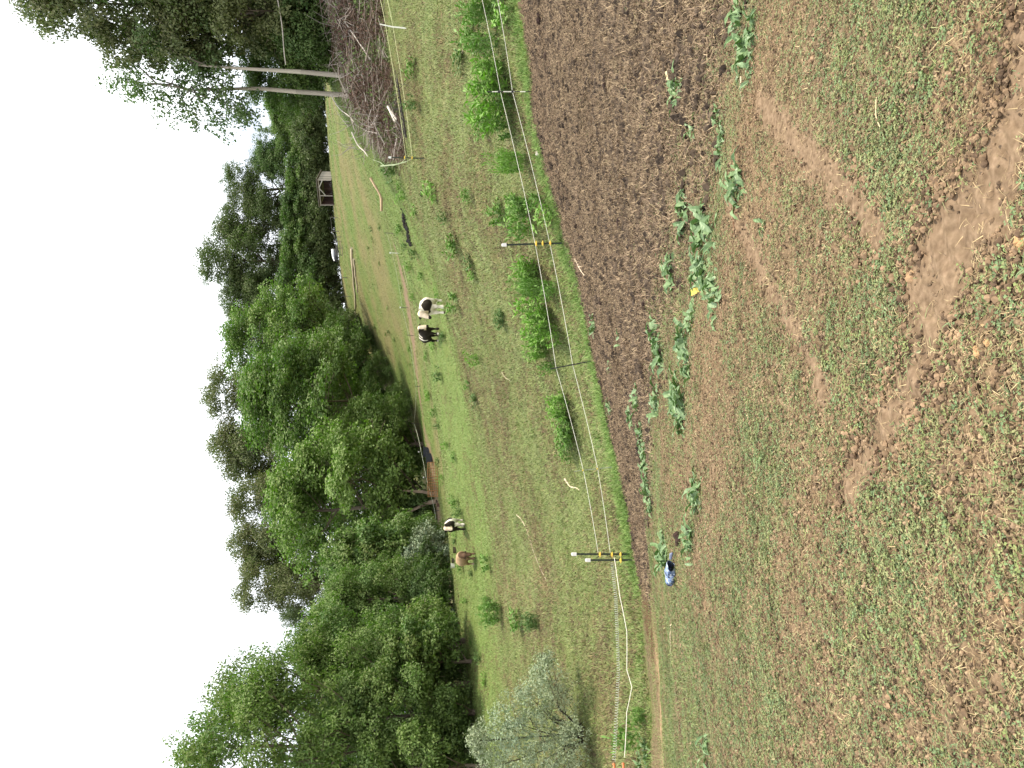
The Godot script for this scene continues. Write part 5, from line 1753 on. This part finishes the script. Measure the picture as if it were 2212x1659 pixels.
func build_cows():
	var cream := Color(.66, .54, .40)
	var white := Color(.70, .64, .54)
	var black := Color(.022, .016, .014)
	var shape_a := nets(cow_bones(false, .4), .04, .10)
	var shape_b := nets(cow_bones(false, -.1), .04, .10)
	var shape_c := nets(cow_bones(false, .0), .04, .10)
	var shape_d := nets(cow_bones(true, .1), .04, .10)
	# white-legged cow, head turned aside
	cow("cow", "white cow with a black shoulder patch, pale legs and cream face", shape_a, spot(961, 663), -PI / 2 - .34, 1.0,
		func(p: Vector3) -> Color:
			if p.x > .74 and p.z > -.02: return black if p.y < .78 else cream
			if Vector2((p.x - .42) / .46, (p.y - .87) / .27).length() < 1.0 and p.z < .06: return black
			if p.y > 1.13 and p.z > -.05 and p.x < .6: return Color(.09, .06, .05)
			if p.y < .05: return Color(.08, .06, .05)
			return white, Vector3(.84, 1.12, .13), [white, black], white, black)
	cow("cow", "black cow with a cream face and white marks on its flank", shape_b, spot(949, 722), -PI / 2 + .34, 1.0,
		func(p: Vector3) -> Color:
			if p.x > .78: return black if p.y < .78 else (cream if absf(p.z + .035) < .115 else black)
			if absf(p.x + .22 + .3 * (p.y - .9)) < .10 and p.y > .68: return white
			if absf(p.x - .12) < .06 and p.y > 1.0: return white
			if p.y < .14 and p.z > 0.0: return white
			return black, Vector3(.84, 1.12, -.03), [black, black], black, black)
	cow("cow", "black and white cow facing straight on, one front leg white", shape_c, spot(1004, 1134), -PI / 2 - .05, 1.0,
		func(p: Vector3) -> Color:
			if p.x > .78: return black if p.y < .78 else (cream if absf(p.z) < .115 else black)
			if p.x > .36 and p.z < -.06 and p.y < .62: return white
			if p.x > .28: return black
			if p.x > -.25: return white
			return black if p.y > .75 else white, Vector3(.84, 1.12, 0), [black, black], white, black)
	cow("cow", "tan calf with dark brown head lowered to graze", shape_d, spot(1026, 1206), -1.05, .9,
		func(p: Vector3) -> Color:
			if p.x > .72: return Color(.085, .05, .03)
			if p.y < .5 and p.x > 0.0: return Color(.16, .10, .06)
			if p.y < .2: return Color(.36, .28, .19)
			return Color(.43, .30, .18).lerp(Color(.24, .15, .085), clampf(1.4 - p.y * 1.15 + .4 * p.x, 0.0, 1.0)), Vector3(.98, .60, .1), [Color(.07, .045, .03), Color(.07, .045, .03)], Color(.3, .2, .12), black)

# ----------------------------------------------------------------

func call_by_place(prefix: String, group: String, marks: Array, from := ""):
	# tells alike things apart by the landmark that each stands nearest to
	var near := {}
	for o in get_children():
		if o.has_meta("group") and o.get_meta("group") == group:
			var best := 0
			for k in marks.size():
				if marks[k][1].distance_to(o.position) < marks[best][1].distance_to(o.position):
					best = k
			if not near.has(best): near[best] = []
			near[best].append(o)
	var ranks := ["nearest to", "second nearest to", "third nearest to", "fourth nearest to", "fifth nearest to", "sixth nearest to", "seventh nearest to", "eighth nearest to", "ninth nearest to", "tenth nearest to", "eleventh nearest to", "twelfth nearest to", "thirteenth nearest to", "fourteenth nearest to", "fifteenth nearest to"]
	for k in near:
		var l: Array = near[k]
		l.sort_custom(func(a, b): return a.position.distance_to(marks[k][1]) < b.position.distance_to(marks[k][1]))
		for i in l.size():
			l[i].set_meta("label", "%s %s %s" % [prefix, ranks[mini(i, 14)], marks[k][0]])

func _ready():
	var pitch := atan((1106.0 - LEVEL) / FOCAL)
	cp = cos(pitch)
	sp = sin(pitch)
	var cam := Camera3D.new()
	cam.name = "camera"
	cam.fov = rad_to_deg(2.0 * atan(829.5 / FOCAL))
	cam.near = 0.05
	cam.far = 3000.0
	add_child(cam)
	cam.transform = Transform3D(Basis(Vector3(0, -cp, sp), Vector3(1, 0, 0), Vector3(0, sp, cp)), Vector3(0, EYE, 0))
	for s in [[n_big, 11, .25, 3], [n_mid, 12, 1.4, 3], [n_small, 13, 5.0, 3], [n_fine, 14, 14.0, 3], [n_patch, 15, .18, 4]]:
		s[0].seed = s[1]
		s[0].noise_type = FastNoiseLite.TYPE_SIMPLEX_SMOOTH
		s[0].frequency = s[2]
		s[0].fractal_octaves = s[3]
	var env := Environment.new()
	env.background_mode = Environment.BG_SKY
	var sky := Sky.new()
	var pano := PanoramaSkyMaterial.new()
	pano.panorama = sky_picture()
	sky.sky_material = pano
	env.sky = sky
	env.tonemap_mode = Environment.TONE_MAPPER_LINEAR
	env.tonemap_exposure = 2.2
	env.sdfgi_enabled = true
	env.ssao_enabled = true
	env.ssil_enabled = true
	var we := WorldEnvironment.new()
	we.name = "environment"
	we.environment = env
	add_child(we)
	var sun := DirectionalLight3D.new()
	sun.name = "sun"
	sun.light_color = Color(1.0, 0.96, 0.88)
	sun.light_energy = 0.95
	sun.light_angular_distance = 5.0
	sun.shadow_enabled = true
	add_child(sun)
	sun.look_at_from_position(Vector3(0.5, 1.25, -0.16) * 10.0, Vector3.ZERO)

	make_terrain()
	var e := []
	for q in [[1110, -160], [1113, 0], [1145, 198], [1220, 527], [1283, 785], [1335, 1014], [1369, 1200], [1395, 1400], [1408, 1640]]:
		e.append(q)
	edge_line = trace(e)
	edge_line.reverse()
	for k in edge_line.size():
		edge_line[k].y = -edge_line[k].y
	mulch_line = trace([[1600, -50], [1560, 60], [1500, 300], [1455, 500], [1410, 760], [1400, 900], [1400, 1050], [1402, 1250]])
	mulch_line.reverse()
	for k in mulch_line.size():
		mulch_line[k].y = -mulch_line[k].y
	tracks = [
		[trace([[2205, 215], [2190, 300], [2110, 430], [2060, 560], [2015, 690], [1975, 800], [1925, 895], [1860, 1000], [1835, 1070]]), .14],
		[trace([[2125, 440], [2050, 500], [2010, 560], [1985, 610]]), .2],
		[trace([[1640, 225], [1700, 290], [1770, 350], [1850, 440], [1890, 500]]), .13],
		[trace([[1575, 440], [1640, 580], [1690, 670], [1740, 760], [1785, 860]]), .10],
		[trace([[2212, 60], [2195, 215], [2190, 330]]), .12]]
	worn_line = trace([[1090, 1290], [1130, 1275], [1175, 1245]])
	paths = [
		[trace([[835, 470], [855, 540], [875, 620], [890, 720], [905, 850], [917, 930], [930, 985], [955, 1180], [972, 1260]]), 2.2, .9],
		[trace([[765, 770], [800, 815], [850, 880], [880, 925], [905, 960]]), 1.8, .9]]
	build_ground()
	build_cover()
	build_trees()
	build_weeds()
	build_docks()
	build_fences()
	build_farm()
	build_wood()
	build_cows()
	call_by_place("low weed tuft in the pasture grass,", "weed tufts dotted over the pasture", [["the white-legged cow", spot(961, 663)], ["the black cow", spot(949, 722)], ["the frontal black and white cow", spot(1004, 1134)], ["the tan calf", spot(1026, 1206)], ["the rusty hay feeder", spot(947, 1035)], ["the black troughs", spot(930, 982)], ["the weathered log", spot(823, 420)], ["the black heap", spot(880, 495)], ["the white-capped post below the brush", spot(917, 342)], ["the lone patch of tall weeds", spot(1100, 1325)], ["the white bent stake", spot(878, 61)], ["the lone T-post", spot(1217, 525)], ["the sunlit strip's thin post", spot(999, 1386)], ["the silvery bush", spot(1200, 1560)], ["the large weed patch", spot(1170, 650)]])
	call_by_place("straggling weed,", "straggling weeds along the fence", [["the white and black step-in post", spot(1147, 198)], ["the lone T-post", spot(1217, 525)], ["the slanting black post", spot(1277, 780)], ["the thin pale post", spot(1330, 1008)], ["the lone rounded weed clump", spot(1142, 350)], ["the large weed patch", spot(1170, 650)], ["the frame edge", spot(1075, 0)]])
	call_by_place("weed tuft on the hill,", "weed tufts on the hill", [["the long log", spot(766, 610)], ["the pipe gate", spot(741, 536)], ["the dark post above the black cow", spot(894, 725)], ["the crossed white post", spot(862, 547)], ["the fence bend", spot(798, 781)], ["the washed-out bank", spot(850, 880)], ["the capped post", spot(882, 665)], ["the brown path", spot(905, 850)], ["the dark post", spot(851, 504)], ["the long log's far tip", spot(770, 690)]])
	call_by_place("black crumbly clod on the mulch,", "black clods on the mulch", [["the white and black step-in post", spot(1147, 198)], ["the lone T-post", spot(1217, 525)], ["the single stalked dock", spot(1465, 198)], ["the forked pale stick", spot(1257, 585)], ["the isolated pale dock", spot(1510, 1065)], ["the frame edge", spot(1170, 0)]])
